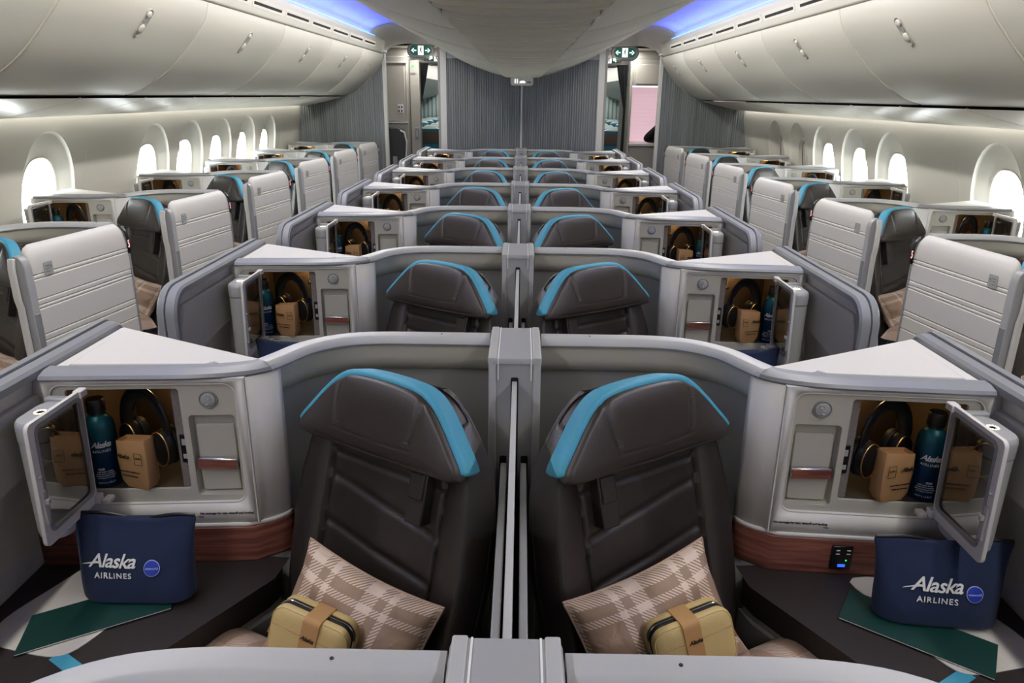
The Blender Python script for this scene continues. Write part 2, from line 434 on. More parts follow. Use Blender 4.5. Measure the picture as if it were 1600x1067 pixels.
    mb = MB(); mb.add([(xr, yface(xr)+.008, zl), (br[0], br[1], zl), (br[0], br[1], zh), (xr, yface(xr)+.008, zh)], [(3, 2, 1, 0)])
    mb.loft([[(xr-.0005, yface(xr)+.014, z), (xr-.024, yface(xr)+.016, z), (xr-.024, yface(xr)+.026, z), (xr-.0005, yface(xr)+.03, z)] for z in (zl+.0005, zh-.0005)])
    T.part('niche_side', mb, M['nichefab'], parent=ni, label='speckled grey fabric side')
    ys = yface(xr)+.012; mb = MB(); mb.rbox(xr-.017, xr-.001, ys, ys+.006, .945, 1.012, .002, axis='y'); mb.mi = 1
    mb.box(xr-.013, xr-.005, ys-.001, ys+.001, .955, .966); mb.box(xr-.013, xr-.005, ys-.001, ys+.001, .987, 1.002)
    T.part('socket', mb, [M['black'], M['rail']], parent=ni)
    mb = MB(); mb.rbox(-.835, -.79, -.17, -.125, 1.112, 1.125, .008)
    T.part('niche_lamp', mb, M['ledwarm'], parent=ni)
    mb = MB(); mb.rbox(-.775, -.752, -.16, -.152, 1.03, 1.12, .006, axis='y'); mb.tube([(-.764, -.16, 1.06), (-.766, -.19, 1.058), (-.768, -.205, 1.066)], .004)
    T.part('hook', mb, M['inset'], parent=ni)
    # open door
    dx = -.893
    g = plate_geo('door', [rrect(-.516, -.342, .882, 1.138, .012, 4), rrect(-.497, -.350, .906, 1.126, .014, 5)], .003, .0012)
    mb = MB(); mb.add([(dx+v[2]+(v[1]-1.01)*.03, v[0], v[1]) for v in g[0]], g[1])
    d = T.part('door', mb, M['shell'])
    mb = MB(); mb.add([(dx+(z-1.01)*.03, y, z) for y, z in rrect(-.499, -.348, .904, 1.128, .014, 5)], [tuple(range(24))])
    T.part('pane', mb, M['doorglass'], parent=d)
    g = plate_geo('gask', [rrect(-.4995, -.347, .903, 1.129, .016, 5), rrect(-.493, -.354, .910, 1.122, .012, 5)], .0012, .0006)
    mb = MB(); mb.add([(dx+.0035+v[2]+(v[1]-1.01)*.03, v[0], v[1]) for v in g[0]], g[1])
    T.part('gasket', mb, M['raildark'], parent=d)
    for q in ((-.899, -.881, -.352, -.326, 1.124, 1.139), (-.900, -.884, -.352, -.330, .880, .897), (-.8835, -.866, -.345, -.320, .876, .886)): T.part('hinge', MB().rbox(*q, .004), M['shell'], parent=d)
    mb = MB(); mb.rbox(-.894, -.886, -.511, -.499, .93, 1.0, .003); mb.rbox(-.892, -.879, -.508, -.500, .972, .982, .002); mb.tube([(-.888, -.507, 1.03), (-.883, -.507, 1.03)], .003)
    T.part('latch', mb, M['rail'], parent=d)
    T.text('door_notice', [('Push to close  Max 3kg', .0075, (-.8935, -.42, .8935), (0, .99, .03), (0, 0, 1), dict(space=.9)), ('Secure latch for taxi', .006, (-.8936, -.46, .887), (0, .99, .03), (0, 0, 1), dict(space=.9))], M['rail'], parent=d)
    T.text('notice', [('No stowage for taxi, takeoff and landing', .0072, (-.640, yface(-.64)-.0032, .825), (1, .075, 0), (0, 0, 1), dict(bold=.006)), ('Note:', .005, (-.697, yface(-.697)-.0032, .817), (1, .075, 0), (0, 0, 1), {})], M['ink'])
    return T

def make_lamp(sgn):
    T = Thing('reading_lamp', '', 'lamp', (-.935, -.392, .855), sgn, 'round topped lamps beside the console doors')
    o = [(x-.936, y+.392) for x, y in [(a, b) for a, b in rrect(-.033+0, .033, -.06+.0, .06, .0325, 8)]]
    P = [(x+.0-.0, y-.392*2+.0) for x, y in o]
    def ring(k, z): return [(-.936+(p[0])*k, -.392+(p[1])*k, z) for p in rrect(-.034, .034, -.062, .062, .0335, 8)]
    mb = MB(); mb.loft([ring(.9, .855), ring(.97, .860), ring(.97, .868)])
    mb.mi = 0; mb.loft([ring(1, .869), ring(1, 1.068)]); T.part('body', mb, M['panelgrey'])
    mb = MB(); mb.loft([ring(.98, 1.069), ring(1.02, 1.071), ring(1.03, 1.10), ring(1.0, 1.108), ring(.93, 1.112)]); c = T.part('cap', mb, M['rail'])
    mb = MB(); mb.box(-.968, -.925, -.34, -.322, 1.075, 1.118); T.part('bracket', mb, M['rail'], bevel=.002)
    mb = MB(); mb.lathe([(.0135, 0), (.0135, .001), (.0065, .001), (.0065, 0)], (-.940, -.395, 1.112), 20); T.part('lens', mb, M['inset'], parent=c)
    mb = MB()
    for k in range(12):
        a = 2*pi*k/12; mb.lathe([(.0018, 0), (.0018, .0012), (.0001, .0016)], (-.940+.010*cos(a), -.395+.010*sin(a), 1.1127), 8)
    T.part('led_ring', mb, M['ledwhite'], parent=c)
    return T

def make_control(sgn):   # black outlet plate on the wooden band
    T = Thing('outlet_plate', '', 'outlet panel', (-.735, yface(-.735)-.007, .745), sgn)
    y = yface(-.762)-.003; mb = MB(); mb.box(-.762, -.716, y-.004, y+.004, .715, .775); T.part('face_plate', mb, M['black'], bevel=.002)
    mb = MB()
    for x in (-.752, -.728):
        for z in (.765, .756): mb.box(x-.004, x+.004, y-.006, y-.003, z-.0007, z+.0007)
    T.part('markings', mb, M['white'])
    mb = MB(); mb.lathe([(.0018, 0), (.0001, .001)], (-.749, y-.0042, .739), 8, ((1, 0, 0), (0, 0, 1), (0, -1, 0))); T.part('status_light', mb, M['ledgreen'])
    mb = MB(); mb.box(-.748, -.732, y-.0055, y-.003, .723, .729); T.part('display', mb, M['bluescreen'])
    return T

def make_post():
    T = Thing('divider_post', '', 'post', (0, -.1, 0), 1, 'grey posts between the seat pairs')
    w = .057
    mb = MB(); mb.loft([[(x, y, z) for x, y in rrect(-w, w, -.222, 0, .01, 3)] for z in (.02, 1.166)]); body = T.part('column', mb, M['post'])
    mb = MB(); mb.loft([[(x*k, -.111+(y+.111)*k2, z) for x, y in rrect(-w-.002, w+.002, -.226, .002, .012, 4)] for z, k, k2 in ((1.167, 1, 1), (1.176, .995, .995), (1.179, .96, .98))])
    T.part('cap', mb, M['post'])
    for s in (-1, 1):
        mb = MB(); mb.rbox(s*.0485-.0085, s*.0485+.0085, -.2255, .0025, .02, 1.181, .003); T.part('corner_trim', mb, M['postlight'], bevel=.002)
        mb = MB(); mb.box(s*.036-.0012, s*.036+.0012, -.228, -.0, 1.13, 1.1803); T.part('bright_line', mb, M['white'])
    mb = MB(); mb.rbox(-.0085, .0085, -.2235, -.19, .25, 1.135, .004, axis='y'); T.part('slot', mb, M['gap'])
    mb = MB()
    for s in (-1, 1): mb.rbox(s*.024-.008, s*.024+.008, -.2235, -.2, .25, .945, .004, axis='y')
    T.part('rail_slot', mb, M['gap'])
    return T

def make_screen():
    T = Thing('privacy_screen', '', 'privacy screen', (0, -.65, 0), 1, 'sliding screens between the seat pairs')
    a, b = -.2275, -1.086
    mb = MB(); mb.rbox(-.0035, .0035, b, a, .30, 1.125, .002, axis='y'); T.part('panel', mb, M['shell'])
    mb = MB(); mb.rbox(-.0055, .0055, b, a, 1.11, 1.128, .002, axis='y'); T.part('top_edge', mb, M['postlight'])
    for s in (-1, 1):
        mb = MB(); mb.rbox(s*.022-.007, s*.022+.007, b, a, .885, .93, .003, axis='y'); T.part('side_rail', mb, M['rail'])
        mb = MB(); mb.box(s*.024-.005, s*.024+.005, b, a, .05, .885); T.part('side_panel', mb, M['galleydark'])
    return T

def make_shelf(sgn):
    T = Thing('side_shelf', '', 'side shelf', (-.80, -.6, 0), sgn, 'padded shelves beside the seats')
    P = [(-.530, -.292), (-.545, -.34), (-.71, -.605), (-.795, -.762), (-1.0, -.762), (-1.055, -.762), (-1.055, -.322), (-.60, -.292)]
    def off(P, d):
        r = []
        for i, p in enumerate(P):
            a, b = Vector(P[i-1]), Vector(P[(i+1) % len(P)]); t = (b-a).normalized(); n = Vector((t.y, -t.x)) if True else None
            r.append((p[0]-n.x*d, p[1]-n.y*d))
        return r
    mb = MB(); mb.loft([[(*p, z) for p in off(P, d)] for z, d in ((.615, .0), (.66, 0), (.685, .004), (.697, .012), (.700, .024))][::1])
    T.part('cushion', mb, M['shelf'])
    Q = [(p.x, p.y) for p in catmull([(a, b, 0) for a, b in [(-.958, -.318), (-.765, -.314), (-.775, -.40), (-.80, -.50), (-.832, -.58), (-.866, -.602), (-.93, -.592), (-1.01, -.565), (-1.026, -.50), (-.99, -.40), (-.958, -.318)]], 4)][:-1]
    mb = MB(); mb.loft([[(*p, z) for p in Q] for z in (.6985, .7015)]); T.part('table_inlay', mb, M['tablewhite'])
    mb = MB(); s1 = [(-.872, -.590), (-.842, -.578), (-.757, -.624), (-.7405, -.650), (-.775, -.668)]
    s1 = [(-.868, -.600), (-.842, -.588), (-.762, -.630), (-.748, -.66), (-.790, -.655)]
    a, b = Vector((-.862, -.598)), Vector((-.770, -.655)); dr = (b-a).normalized(); n = Vector((-dr.y, dr.x))*.014
    mb.loft([[(p.x-n.x, p.y-n.y, z), (p.x+n.x, p.y+n.y, z), (p.x+n.x, p.y+n.y, z-.0015), (p.x-n.x, p.y-n.y, z-.0015)] for p, z in ((a, .7012), (a.lerp(b, .5), .7012), (b, .7012), (b+dr*.014, .697), (b+dr*.023, .68), (b+dr*.0235, .62))])
    T.part('stripe', mb, M['stripe'])
    mb = MB(); mb.loft([[(*p, z) for p in off(P, -.007)] for z in (.595, .615)]); T.part('trim', mb, M['rail'], bevel=.003)
    mb = MB(); mb.loft([[(*p, z) for p in off(P, .004)] for z in (.02, .595)]); T.part('side_panel', mb, M['panelgrey'])
    return T

def make_aisle_wall(sgn):
    T = Thing('aisle_panel', '', 'privacy panel', (-1.02, -.36, 0), sgn, 'aisle side privacy panels', 'thing')
    y0, y1, zt = -.78, .03, 1.172
    def outl(y0, y1, zt, r0, r1):
        o = []
        for k in range(7): a = radians(180-90*k/6); o.append((y0+r0+r0*cos(a), zt-r0+r0*sin(a)))
        for k in range(7): a = radians(90-90*k/6); o.append((y1-r1+r1*cos(a), zt-r1+r1*sin(a)))
        return o+[(y1, .02), (y0, .02)]
    cs = [(-1.040, 1.16), (-1.004, 1.16), (-1.006, 1.06), (-1.030, .90), (-1.062, .76), (-1.068, .02), (-1.10, .02), (-1.10, .75), (-1.062, .95)]
    st = []
    for k in range(9):
        a = radians(90*k/8); st.append((y0+.07-.07*cos(a), .07-.07*sin(a)))
    st += [(y1-.02, 0), (y1, .01)]
    mb = MB(); mb.loft([[(x, y, z-dz if z > 1.0 else z) for x, z in cs] for y, dz in st]); T.part('core', mb, M['aisle'])
    # raised pad with a stepped front edge
    pad = [(y0+.045, .94), (y0+.03, .98), (y0+.03, 1.05), (y0+.065, 1.118), (y1-.06, 1.118), (y1-.06, .97), (-.42, .97), (-.60, .95), (-.66, .90), (y0+.045, .88)]
    mb = MB(); mb.loft([[(x, p[0], p[1]) for p in pad] for x in (-1.03, -.991)]); T.part('pad', mb, M['aisle'], bevel=.006, seg=3)
    # rail over the top and down the front
    path = [(p[0], p[1]) for p in outl(y0, y1, zt, .08, .025)][:-2]
    path = [(y0, .55)]+[(y0-.004, .7), (y0+.006, .78), (y0+.0, .84)]+path+[(y1, 1.12)]
    mb = MB(); rings = []
    for i, p in enumerate(path):
        a = Vector(path[min(i+1, len(path)-1)])-Vector(path[max(i-1, 0)]); a.normalize(); n = Vector((a.y, -a.x))
        rings.append([(x, p[0]+n.x*h, p[1]+n.y*h) for x, h in ((-1.040, .018), (-1.042, -.004), (-1.036, -.010), (-1.019, -.010), (-1.018, -.002), (-1.015, -.002), (-1.014, -.006), (-.992, -.004), (-.986, .003), (-.986, .018))])
    mb.loft(rings); T.part('edge_rail', mb, M['raildark'])
    mb = MB(); mb.box(-1.0185, -1.0145, y0+.10, y1-.06, zt-.001, zt+.0045); T.part('door_slot', mb, M['gap'])
    mb = MB(); mb.rbox(-1.02, -.984, y0-.004, y0+.03, .60, .80, .008); T.part('stop', mb, M['rail'])
    return T

# ---- seat
PM = Vector((-.28, -.265, .98)); _ps = radians(33); _rc = radians(16)
SD = Vector((cos(_ps), -sin(_ps), 0)); _nh = Vector((-sin(_ps), -cos(_ps), 0))
SU = Vector((0, 0, 1))*cos(_rc)-_nh*sin(_rc); SN = SD.cross(SU)
CL_ = Vector((.0085, -1.7246, 1.72))
def SF(s, t, n): return CL_+(PM+SD*s+SU*t+SN*n-CL_)*.955
def g1(x, w): return math.exp(-(x/w)**2)
def interp(x, tab):
    for (a, b), (c, d) in zip(tab, tab[1:]):
        if x <= c: return b+(d-b)*(x-a)/(c-a)
    return tab[-1][1]
WT = [(-.52, .225), (-.46, .245), (-.36, .262), (-.22, .270), (-.12, .264), (-.04, .252), (.02, .236), (.06, .205), (.10, .168), (.13, .135), (.142, .115), (.15, .085)]
def make_seat(sgn):
    T = Thing('lie_flat_seat', '', 'seat', (-.33, -.42, .02), sgn, 'dark leather lie flat seats with blue headrest stripe')
    # backrest
    mb = MB(); rings = []; ns = 96
    ts = [-.52+.005*k for k in range(135)]
    for t in ts:
        w = interp(t, WT); r = []
        for i in range(ns+1):
            wl = w-.02*min(1, max(0, (-.10-t)/.15)); s = -wl+(w+wl)*i/ns
            bol = .022*(1/(1+math.exp(-(abs(s)-.175)/.012)))
            e = max(0, (abs(s)-(w-.035))/.035); edge = -.034*e*e*e
            gr = -.012*g1(abs(s)-.166, .004)
            inn = abs(s) < .164
            k = min(1, max(0, (.164-abs(s))/.012))
            c1 = -.006*g1(t+.052, .0045)*k if inn else 0
            c2 = -.006*g1(t-(-.105-.055*((s+.165)/.33)**1.2 if s > -.165 else -.105), .009)*k if inn else 0
            c3 = -.006*g1(t-(-.215-.05*((s+.165)/.33)), .009)*k if inn else 0
            c4 = -.006*g1(t-(-.31-.03*((s+.165)/.33)), .009)*k if inn else 0
            puff = .008*k*(1-abs(s)/.17)
            topr = -.03*max(0, (t-.11)/.04)**2
            r.append(SF(s, t, bol+edge+gr+c1+c2+c3+c4+puff+topr-.018))
        tr = .03*max(0, (t-.11)/.04)**2
        bk = .060+.028*min(1, max(0, (.12-t)/.30))
        for q in (.2, .5, .8): r.append(SF(w+.004, t, -.045-(bk-.045)*q*.95))
        r.append(SF(w-.02, t, -bk-.004+tr*.3)); r.append(SF(-wl+.02, t, -bk-.004+tr*.3))
        for q in (.8, .5, .2): r.append(SF(-wl-.004, t, -.045-(bk-.045)*q*.95))
        rings.append(r)
    mb.loft(rings); back = T.part('backrest', mb, M['leather'], angle=60)
    for s in (-1, 1):
        mb = MB(); mb.tube([SF(s*(interp(t, WT)+.002-(.02*min(1, max(0, (-.10-t)/.15)) if s < 0 else 0)), t, -.058) for t in ts[::6]], .0032, 6); T.part('piping', mb, M['leather2'], parent=back)
    # headrest
    O = [(-.236, .0), (-.232, .018), (-.205, .052), (-.172, .092), (-.138, .126), (-.10, .146), (-.04, .153), (.04, .153), (.10, .146), (.138, .126), (.172, .092), (.205, .052), (.232, .018), (.236, .0)]
    up = [(p.x, p.y) for p in catmull([(a, b, 0) for a, b in O], 5)]
    lo = [(.232, -.008), (.20, -.012), (.10, -.014), (0, -.015), (-.10, -.014), (-.20, -.012), (-.232, -.008)]
    out = up+lo; c = (0, .065)
    mb = MB(); rings = []
    for j in range(33):
        r = 1-j/32; ring = []
        for s, t in out:
            ss, tt = c[0]+(s-c[0])*r, c[1]+(t-c[1])*r
            n = .048+.014*(1-r**4)-.012*max(0, (r-.94)/.06)**2
            sl = -.118+.03*((.13-tt)/.13)**1.5 if tt < .13 else -.118
            for q in (sl, -sl): n -= .007*g1(ss-q, .0045)
            ring.append(SF(ss, tt, n))
        rings.append(ring)
    rings.insert(0, [SF(s*.985, .002+t*.985, .02) for s, t in out])
    mb.loft(rings, flip=True)
    hr = T.part('headrest', mb, M['leather2'], angle=70)
    mb = MB(); rings = []
    m = len(up)
    for i, (s, t) in enumerate(up):
        a, b = Vector(up[max(i-1, 0)]), Vector(up[min(i+1, m-1)]); d = (b-a).normalized(); n = Vector((-d.y, d.x))
        e = min(1, min(i, m-1-i)/4); wd = .004+.022*e**.5
        k = [( .002, .040), (.009, .036), (.012, .030-.0*wd), (.012, .018-wd), (.004, .012-wd), (-.012, .012-wd), (-.012, .036)]
        q = e**.5; rings.append([SF(s+n.x*(o_*q+.0*(1-q)), t+n.y*(o_*q)+.012*(1-q), h*q+.02*(1-q)) for o_, h in k])
    mb.loft(rings); T.part('stripe', mb, M['stripe'], parent=hr, angle=50)
    mb = MB(); rings = [[SF(s*k, t*k+.0, n) for s, t in out] for n, k in ((.03, .96), (-.03, .93))]; mb.loft(rings); T.part('headrest_back', mb, M['leather'], parent=hr)
    mb = MB()
    rr = rrect(.090, .136, -.135, -.012, .006, 3)
    mb.loft([[SF(s, t, n) for s, t in rr] for n in (-.02, .016)]); mb.loft([[SF(s, t, n) for s, t in rrect(.094, .132, -.078, -.02, .004, 3)] for n in (.01, .022)])
    T.part('strap', mb, M['leather'], bevel=.003)
    # cushion and legs of the frame
    base = SF(0, -.49, 0); base.z = 0
    def B(s, f, z): p = base+SD*s+_nh*f; return (p.x, p.y, z)
    mb = MB(); mb.loft([[B(s, f, z) for s, f in rrect(-.19+k, .235-k, .05+k, .56-k, .06, 5)] for z, k in ((.33, .01), (.34, 0), (.51, 0), (.532, .012), (.538, .03))]); T.part('cushion', mb, M['leather'])
    mb = MB(); mb.loft([[B(s, f, z) for s, f in rrect(-.14, .2, .05, .50, .03, 3)] for z in (.02, .33)]); T.part('pedestal', mb, M['galleydark'])
    return T

def make_headphones(sgn, spin=0):
    c = Vector((-.812, -.250, 0)); T = Thing('headphones', '', 'headphones', (-.80, -.268, .885), sgn, 'black over ear headphones')
    X = Vector((.93, -.36, 0)).normalized(); N = Vector((X.y, -X.x, 0))
    def H(u, w, n): return c+X*u+Vector((0, 0, w))+N*n
    path = [H(.058*cos(a)*(1.0), 1.02+.080*sin(a), 0) for a in [radians(-8+196*k/28) for k in range(29)]]
    mb = MB(); mb.tube(path, .0075, 10, flat=2.0, up=(0, 0, 0) if False else None); hb = T.part('headband', mb, M['black'])
    mb = MB(); mb.tube([H(.0505*cos(a), 1.02+.071*sin(a), 0) for a in [radians(25+130*k/20) for k in range(21)]], .006, 8, flat=1.8); T.part('band_pad', mb, M['padblack'], parent=hb)
    for s in (-1, 1):
        cc = H(s*.050, .978, .004*s); O_ = Vector((-.42, -.90, 0)).normalized(); ax = (Vector((O_.y, -O_.x, 0))*.86, Vector((0, 0, 1.28)), -O_*-1*1.0)
        mb = MB(); mb.lathe([(.02, .018), (.030, .014), (.034, .004), (.034, -.004), (.030, -.008)], cc, 26, ax); e = T.part('ear_cup', mb, M['black'])
        mb = MB(); mb.lathe([(.033, -.008), (.036, -.014), (.034, -.024), (.024, -.027), (.015, -.022), (.0001, -.020)], cc, 26, ax); T.part('ear_pad', mb, M['padblack'], parent=e)
        mb = MB(); mb.tube([cc+ax[0]*(.0315*cos(a))+Vector((0, 0, .0403*sin(a)))+O_*.0145 for a in [2*pi*k/26 for k in range(26)]], .0014, 6, closed=True); T.part('ring', mb, M['gold'], parent=e)
        mb = MB(); mb.tube([H(s*.056, 1.02, 0), H(s*.058, 1.008, 0), H(s*.056, .99, 0)], .005, 8); T.part('arm', mb, M['black'], parent=e)
    return T
def make_sleeve(sgn):
    T = Thing('paper_sleeve', '', 'paper sleeve', (-.805, -.275, .885), sgn, 'kraft paper sleeves around the headphones')
    X = Vector((.96, -.28, 0)).normalized(); N = Vector((X.y, -X.x, 0)); c = Vector((-.822, -.283, 0))
    def H(u, w, n): return c+X*u+Vector((0, 0, w))+N*n
    mb = MB(); mb.loft([[H(u*k, z+u*sl, n*kk) for u, n in rrect(-.042, .036, -.018, .018, .005, 2)] for z, k, kk, sl in ((.888, .72, .8, .0), (.905, .95, 1, .0), (.955, 1.04, 1.02, .05), (1.002, 1.0, .95, .12), (1.004, .98, .9, .12), (.995, .96, .88, .12))]); T.part('sleeve', mb, M['kraft'])
    xd = tuple(X)
    pc = H(-.02 if sgn > 0 else -.02, .968, .0245)
    T.text('lettering', [('Alaska', .0145, pc, xd, (0, 0, 1), dict(shear=.35, bold=.01, space=.85)), ('world class headphones', .0055, H(-.008, .932, .0235), xd, (0, 0, 1), {}), ('Made for listening', .0055, H(-.008, .922, .0232), xd, (0, 0, 1), {}), ('LSTN', .006, H(.020, .968, .0245), xd, (0, 0, 1), {})], M['ink'])
    g = plate_geo('lstn', [rrect(-.010, .010, -.014, .014, .001, 1), rrect(-.0093, .0093, -.0133, .0133, .001, 1)], .0004, 0)
    mb = MB(); q = H(.020, .966, .0242); mb.add([q+X*v[0]+Vector((0, 0, v[1]))+N*v[2] for v in g[0]], g[1]); T.part('logo_box', mb, M['ink'])
    return T
def make_bottle(sgn):
    c = (-.911, -.262, .885); T = Thing('water_bottle', '', 'bottle', c, sgn, 'blue water bottles')
    m, nt, b = newmat('bottle_gradient') if 'bottle' not in M else (M['bottle'], None, None)
    if 'bottle' not in M:
        N, L = nt.nodes, nt.links
        tc = N.new('ShaderNodeTexCoord'); sp = N.new('ShaderNodeSeparateXYZ'); mr = N.new('ShaderNodeMapRange'); r = N.new('ShaderNodeValToRGB')
        mr.inputs['From Min'].default_value = 0; mr.inputs['From Max'].default_value = .17
        L.new(tc.outputs['Object'], sp.inputs[0]); L.new(sp.outputs[2], mr.inputs['Value']); L.new(mr.outputs[0], r.inputs[0]); L.new(r.outputs[0], b.inputs['Base Color'])
        r.color_ramp.elements[0].color = lin('#0c3a63'); r.color_ramp.elements[0].position = .35; r.color_ramp.elements[1].color = lin('#10555a'); r.color_ramp.elements[1].position = .95
        b.inputs['Roughness'].default_value = .38; b.inputs['Metallic'].default_value = .35; M['bottle'] = m
    mb = MB(); mb.lathe([(.0295, 0), (.031, .003), (.031, .135), (.029, .148), (.022, .160), (.0165, .165), (.0165, .17), (.0001, .17)], c, 36); T.part('body', mb, M['bottle'])
    mb = MB(); mb.lathe([(.0165, .166), (.0165, .172), (.019, .173), (.019, .198), (.0175, .202), (.0001, .203)], c, 30); T.part('cap', mb, M['black'])
    def wrap(items, name, m):
        mb = MB()
        for body, size, ang, z, kw in items:
            vs, fs = text_geo(body, size, **kw); vv = []
            for v in vs:
                a = ang+v[0]/.0315*(1 if sgn > 0 else -1); r = .0312+v[2]
                vv.append((c[0]+r*sin(a), c[1]-r*cos(a), c[2]+z+v[1]))
            mb.add(vv, fs if sgn > 0 else [f[::-1] for f in fs])
        T.part(name, mb, m)
    a = .42
    wrap([('Alaska', .019, a, .103, dict(shear=.38, bold=.018, space=.82)), ('AIRLINES', .0085, a, .088, dict(space=1.15))]+[('FREE', .0065, a-.2, .045, dict(bold=.02))]+[(t, .0045, a, .039-.005*i, {}) for i, t in enumerate(('refill water bottle', 'made from recycled', 'aluminum please reuse', 'and keep it moving'))]+[('REFILLABLE', .0055, a, .012, dict(space=1.3))], 'lettering', M['white'])
    return T

def make_pillow(sgn, A, B_, D, name='pillow', th=.068, w=.362, h=.262):
    """A top-left corner, B_ width direction, D height direction (downwards)"""
    X = Vector(B_).normalized(); Dn = Vector(D); Dn = (Dn-X*Dn.dot(X)).normalized(); N = Dn.cross(X); N = -N if N.y > 0 else N
    c = Vector(A)+X*w/2+Dn*h/2
    c = CL_+(c-CL_)*.92; w *= .93; h *= .93; T = Thing(name, '', 'pillow', tuple(c+Vector((0, 0, -h/2))), sgn, 'plaid pillows')
    n = 36; top = []; bot = []; uv = []
    def P(u, v, s):
        x = w/2*u*(1-.09*(1-v*v)); y = h/2*v*(1-.12*(1-u*u)); k = max(0, (1-u*u)*(1-v*v))
        wr = .004*sin(u*9+v*4)*(1-abs(u))*(abs(v)) + .005*sin(7*u-11*v)*(u*u)*(1-v*v) + .003*sin(15*u*v+4*u)
        z = s*(th*k**.42)+ (wr if s > 0 else wr*.5)*min(1, k*6)+.006*(u*u+v*v)-.004
        if u*v < -.55 or u*v > .55: z += .008*(abs(u*v)-.55)
        return c+X*x+Dn*y+N*z
    g = [-1+2*i/n for i in range(n+1)]; g = [math.copysign(abs(x)**.8, x) for x in g]
    mb = MB()
    for s in (1, -1):
        vs = [P(u, v, s) for v in g for u in g]; uv = [(u*w/2, v*h/2) for v in g for u in g]
        fs = []
        for j in range(n):
            for i in range(n):
                q = (j*(n+1)+i, j*(n+1)+i+1, (j+1)*(n+1)+i+1, (j+1)*(n+1)+i); fs.append(q[::-1] if s > 0 else q)
        mb.add(vs, fs, uv)
    T.part('cover', mb, M['plaid'], angle=80)
    e = [(x, -1) for x in g]+[(1, x) for x in g[1:]]+[(x, 1) for x in g[::-1][1:]]+[(-1, x) for x in g[::-1][1:-1]]
    mb = MB(); mb.tube([P(u, v, 0) for u, v in e], .0028, 6, closed=True); T.part('piping', mb, M['plaid2'])
    return T

def make_kit(sgn, c, X, U):
    c = Vector(c); X = Vector(X).normalized(); U = Vector(U); U = (U-X*U.dot(X)).normalized(); N = X.cross(U)
    c = CL_+(c-CL_)*.90; T = Thing('amenity_kit', '', 'toiletry bag', tuple(c-U*.05), sgn, 'tan toiletry kits')
    def K(u, w, n): return c+X*u+U*w+N*n
    W, H_ = .080, .058
    def ring(k, n): return [K(u, w, n) for u, w in rrect(-W+k, W-k, -H_+k, H_-k, .026-min(k, .02)*.6, 6)]
    for s, nm in ((1, 'front'), (-1, 'back')):
        mb = MB(); mb.loft([ring(k, s*n) for k, n in ((0, .010), (-.001, .018), (.001, .024), (.006, .028), (.02, .030), (.04, .031))], flip=s < 0); f = T.part(nm, mb, M['kit'])
        mb = MB(); mb.tube(ring(.001, s*.0245), .0013, 6, closed=True); T.part('piping', mb, M['kit'], parent=f)
        if s > 0:
            mb = MB(); mb.tube([K(-W+.004, .020, .0285), K(0, .020, .0318), K(W-.004, .020, .0285)], .0012, 6); T.part('pocket_seam', mb, M['kitband'], parent=f)
    mb = MB(); mb.loft([ring(.002, -.011), ring(.001, -.008), ring(.001, .008), ring(.002, .011)]); z = T.part('zip_tape', mb, M['zip'])
    mb = MB(); mb.tube(ring(-.0005, 0), .0016, 6, closed=True); T.part('zip_teeth', mb, M['chrome'], parent=z)
    mb = MB(); rr = rrect(-.036, .036, -H_-.003, H_+.003, .012, 4)   # n,w
    mb.loft([[K(u, w, n*.95) for n, w in rr] for u in (-.016+.004, .022)]); T.part('paper_band', mb, M['kitband'])
    T.text('lettering', [('Alaska', .0125, K(.003, .020, .0347), tuple(X), tuple(U), dict(shear=.35, bold=.008, space=.85))], M['ink'])
    mb = MB(); mb.rbox(-.004, .004, -.006, .006, -.02, .02, .002); 
    mb.v = [tuple(K(W+.006+v[0], -.015+v[2], v[1])) for v in mb.v]; T.part('side_loop', mb, M['zip'])
    mb = MB(); mb.rbox(-.003, .003, -.006, .006, -.018, .018, .002); mb.v = [tuple(K(-W-.006+v[0], -.01+v[2], v[1])) for v in mb.v]; T.part('side_loop', mb, M['zip'])
    mb = MB(); mb.tube([K(-W-.002, .0, .004), K(-W-.010, -.012, .006), K(-W-.012, -.022, .006)], .0025, 8); T.part('zip_pull', mb, M['gold'])
    return T

def make_blanket(sgn):
    T = Thing('folded_blanket', '', 'blanket', (-.50, -.45, .538), sgn, 'plaid covers folded on the seats')
    base = SF(0, -.49, 0); base.z = 0
    mb = MB(); n = 26; H0 = .538
    def top(u, v):
        p = base+SD*(u*.265-.03)+_nh*(.32+v*.25); k = ((1-u**8)*(1-v**8))
        z = H0+.090*k**.5+.006*sin(5*u+3*v)+.004*sin(11*v-4*u)
        return (p.x, p.y, max(H0+.0005, z))
    g = [math.copysign(abs(-1+2*i/n)**.7, -1+2*i/n) for i in range(n+1)]
    vs = [top(u, v) for v in g for u in g]; uv = [(u*.3, v*.3) for v in g for u in g]
    mb.add(vs, [(j*(n+1)+i, (j+1)*(n+1)+i, (j+1)*(n+1)+i+1, j*(n+1)+i+1) for j in range(n) for i in range(n)], uv)
    T.part('fabric', mb, M['plaid2'], angle=80)
    return T

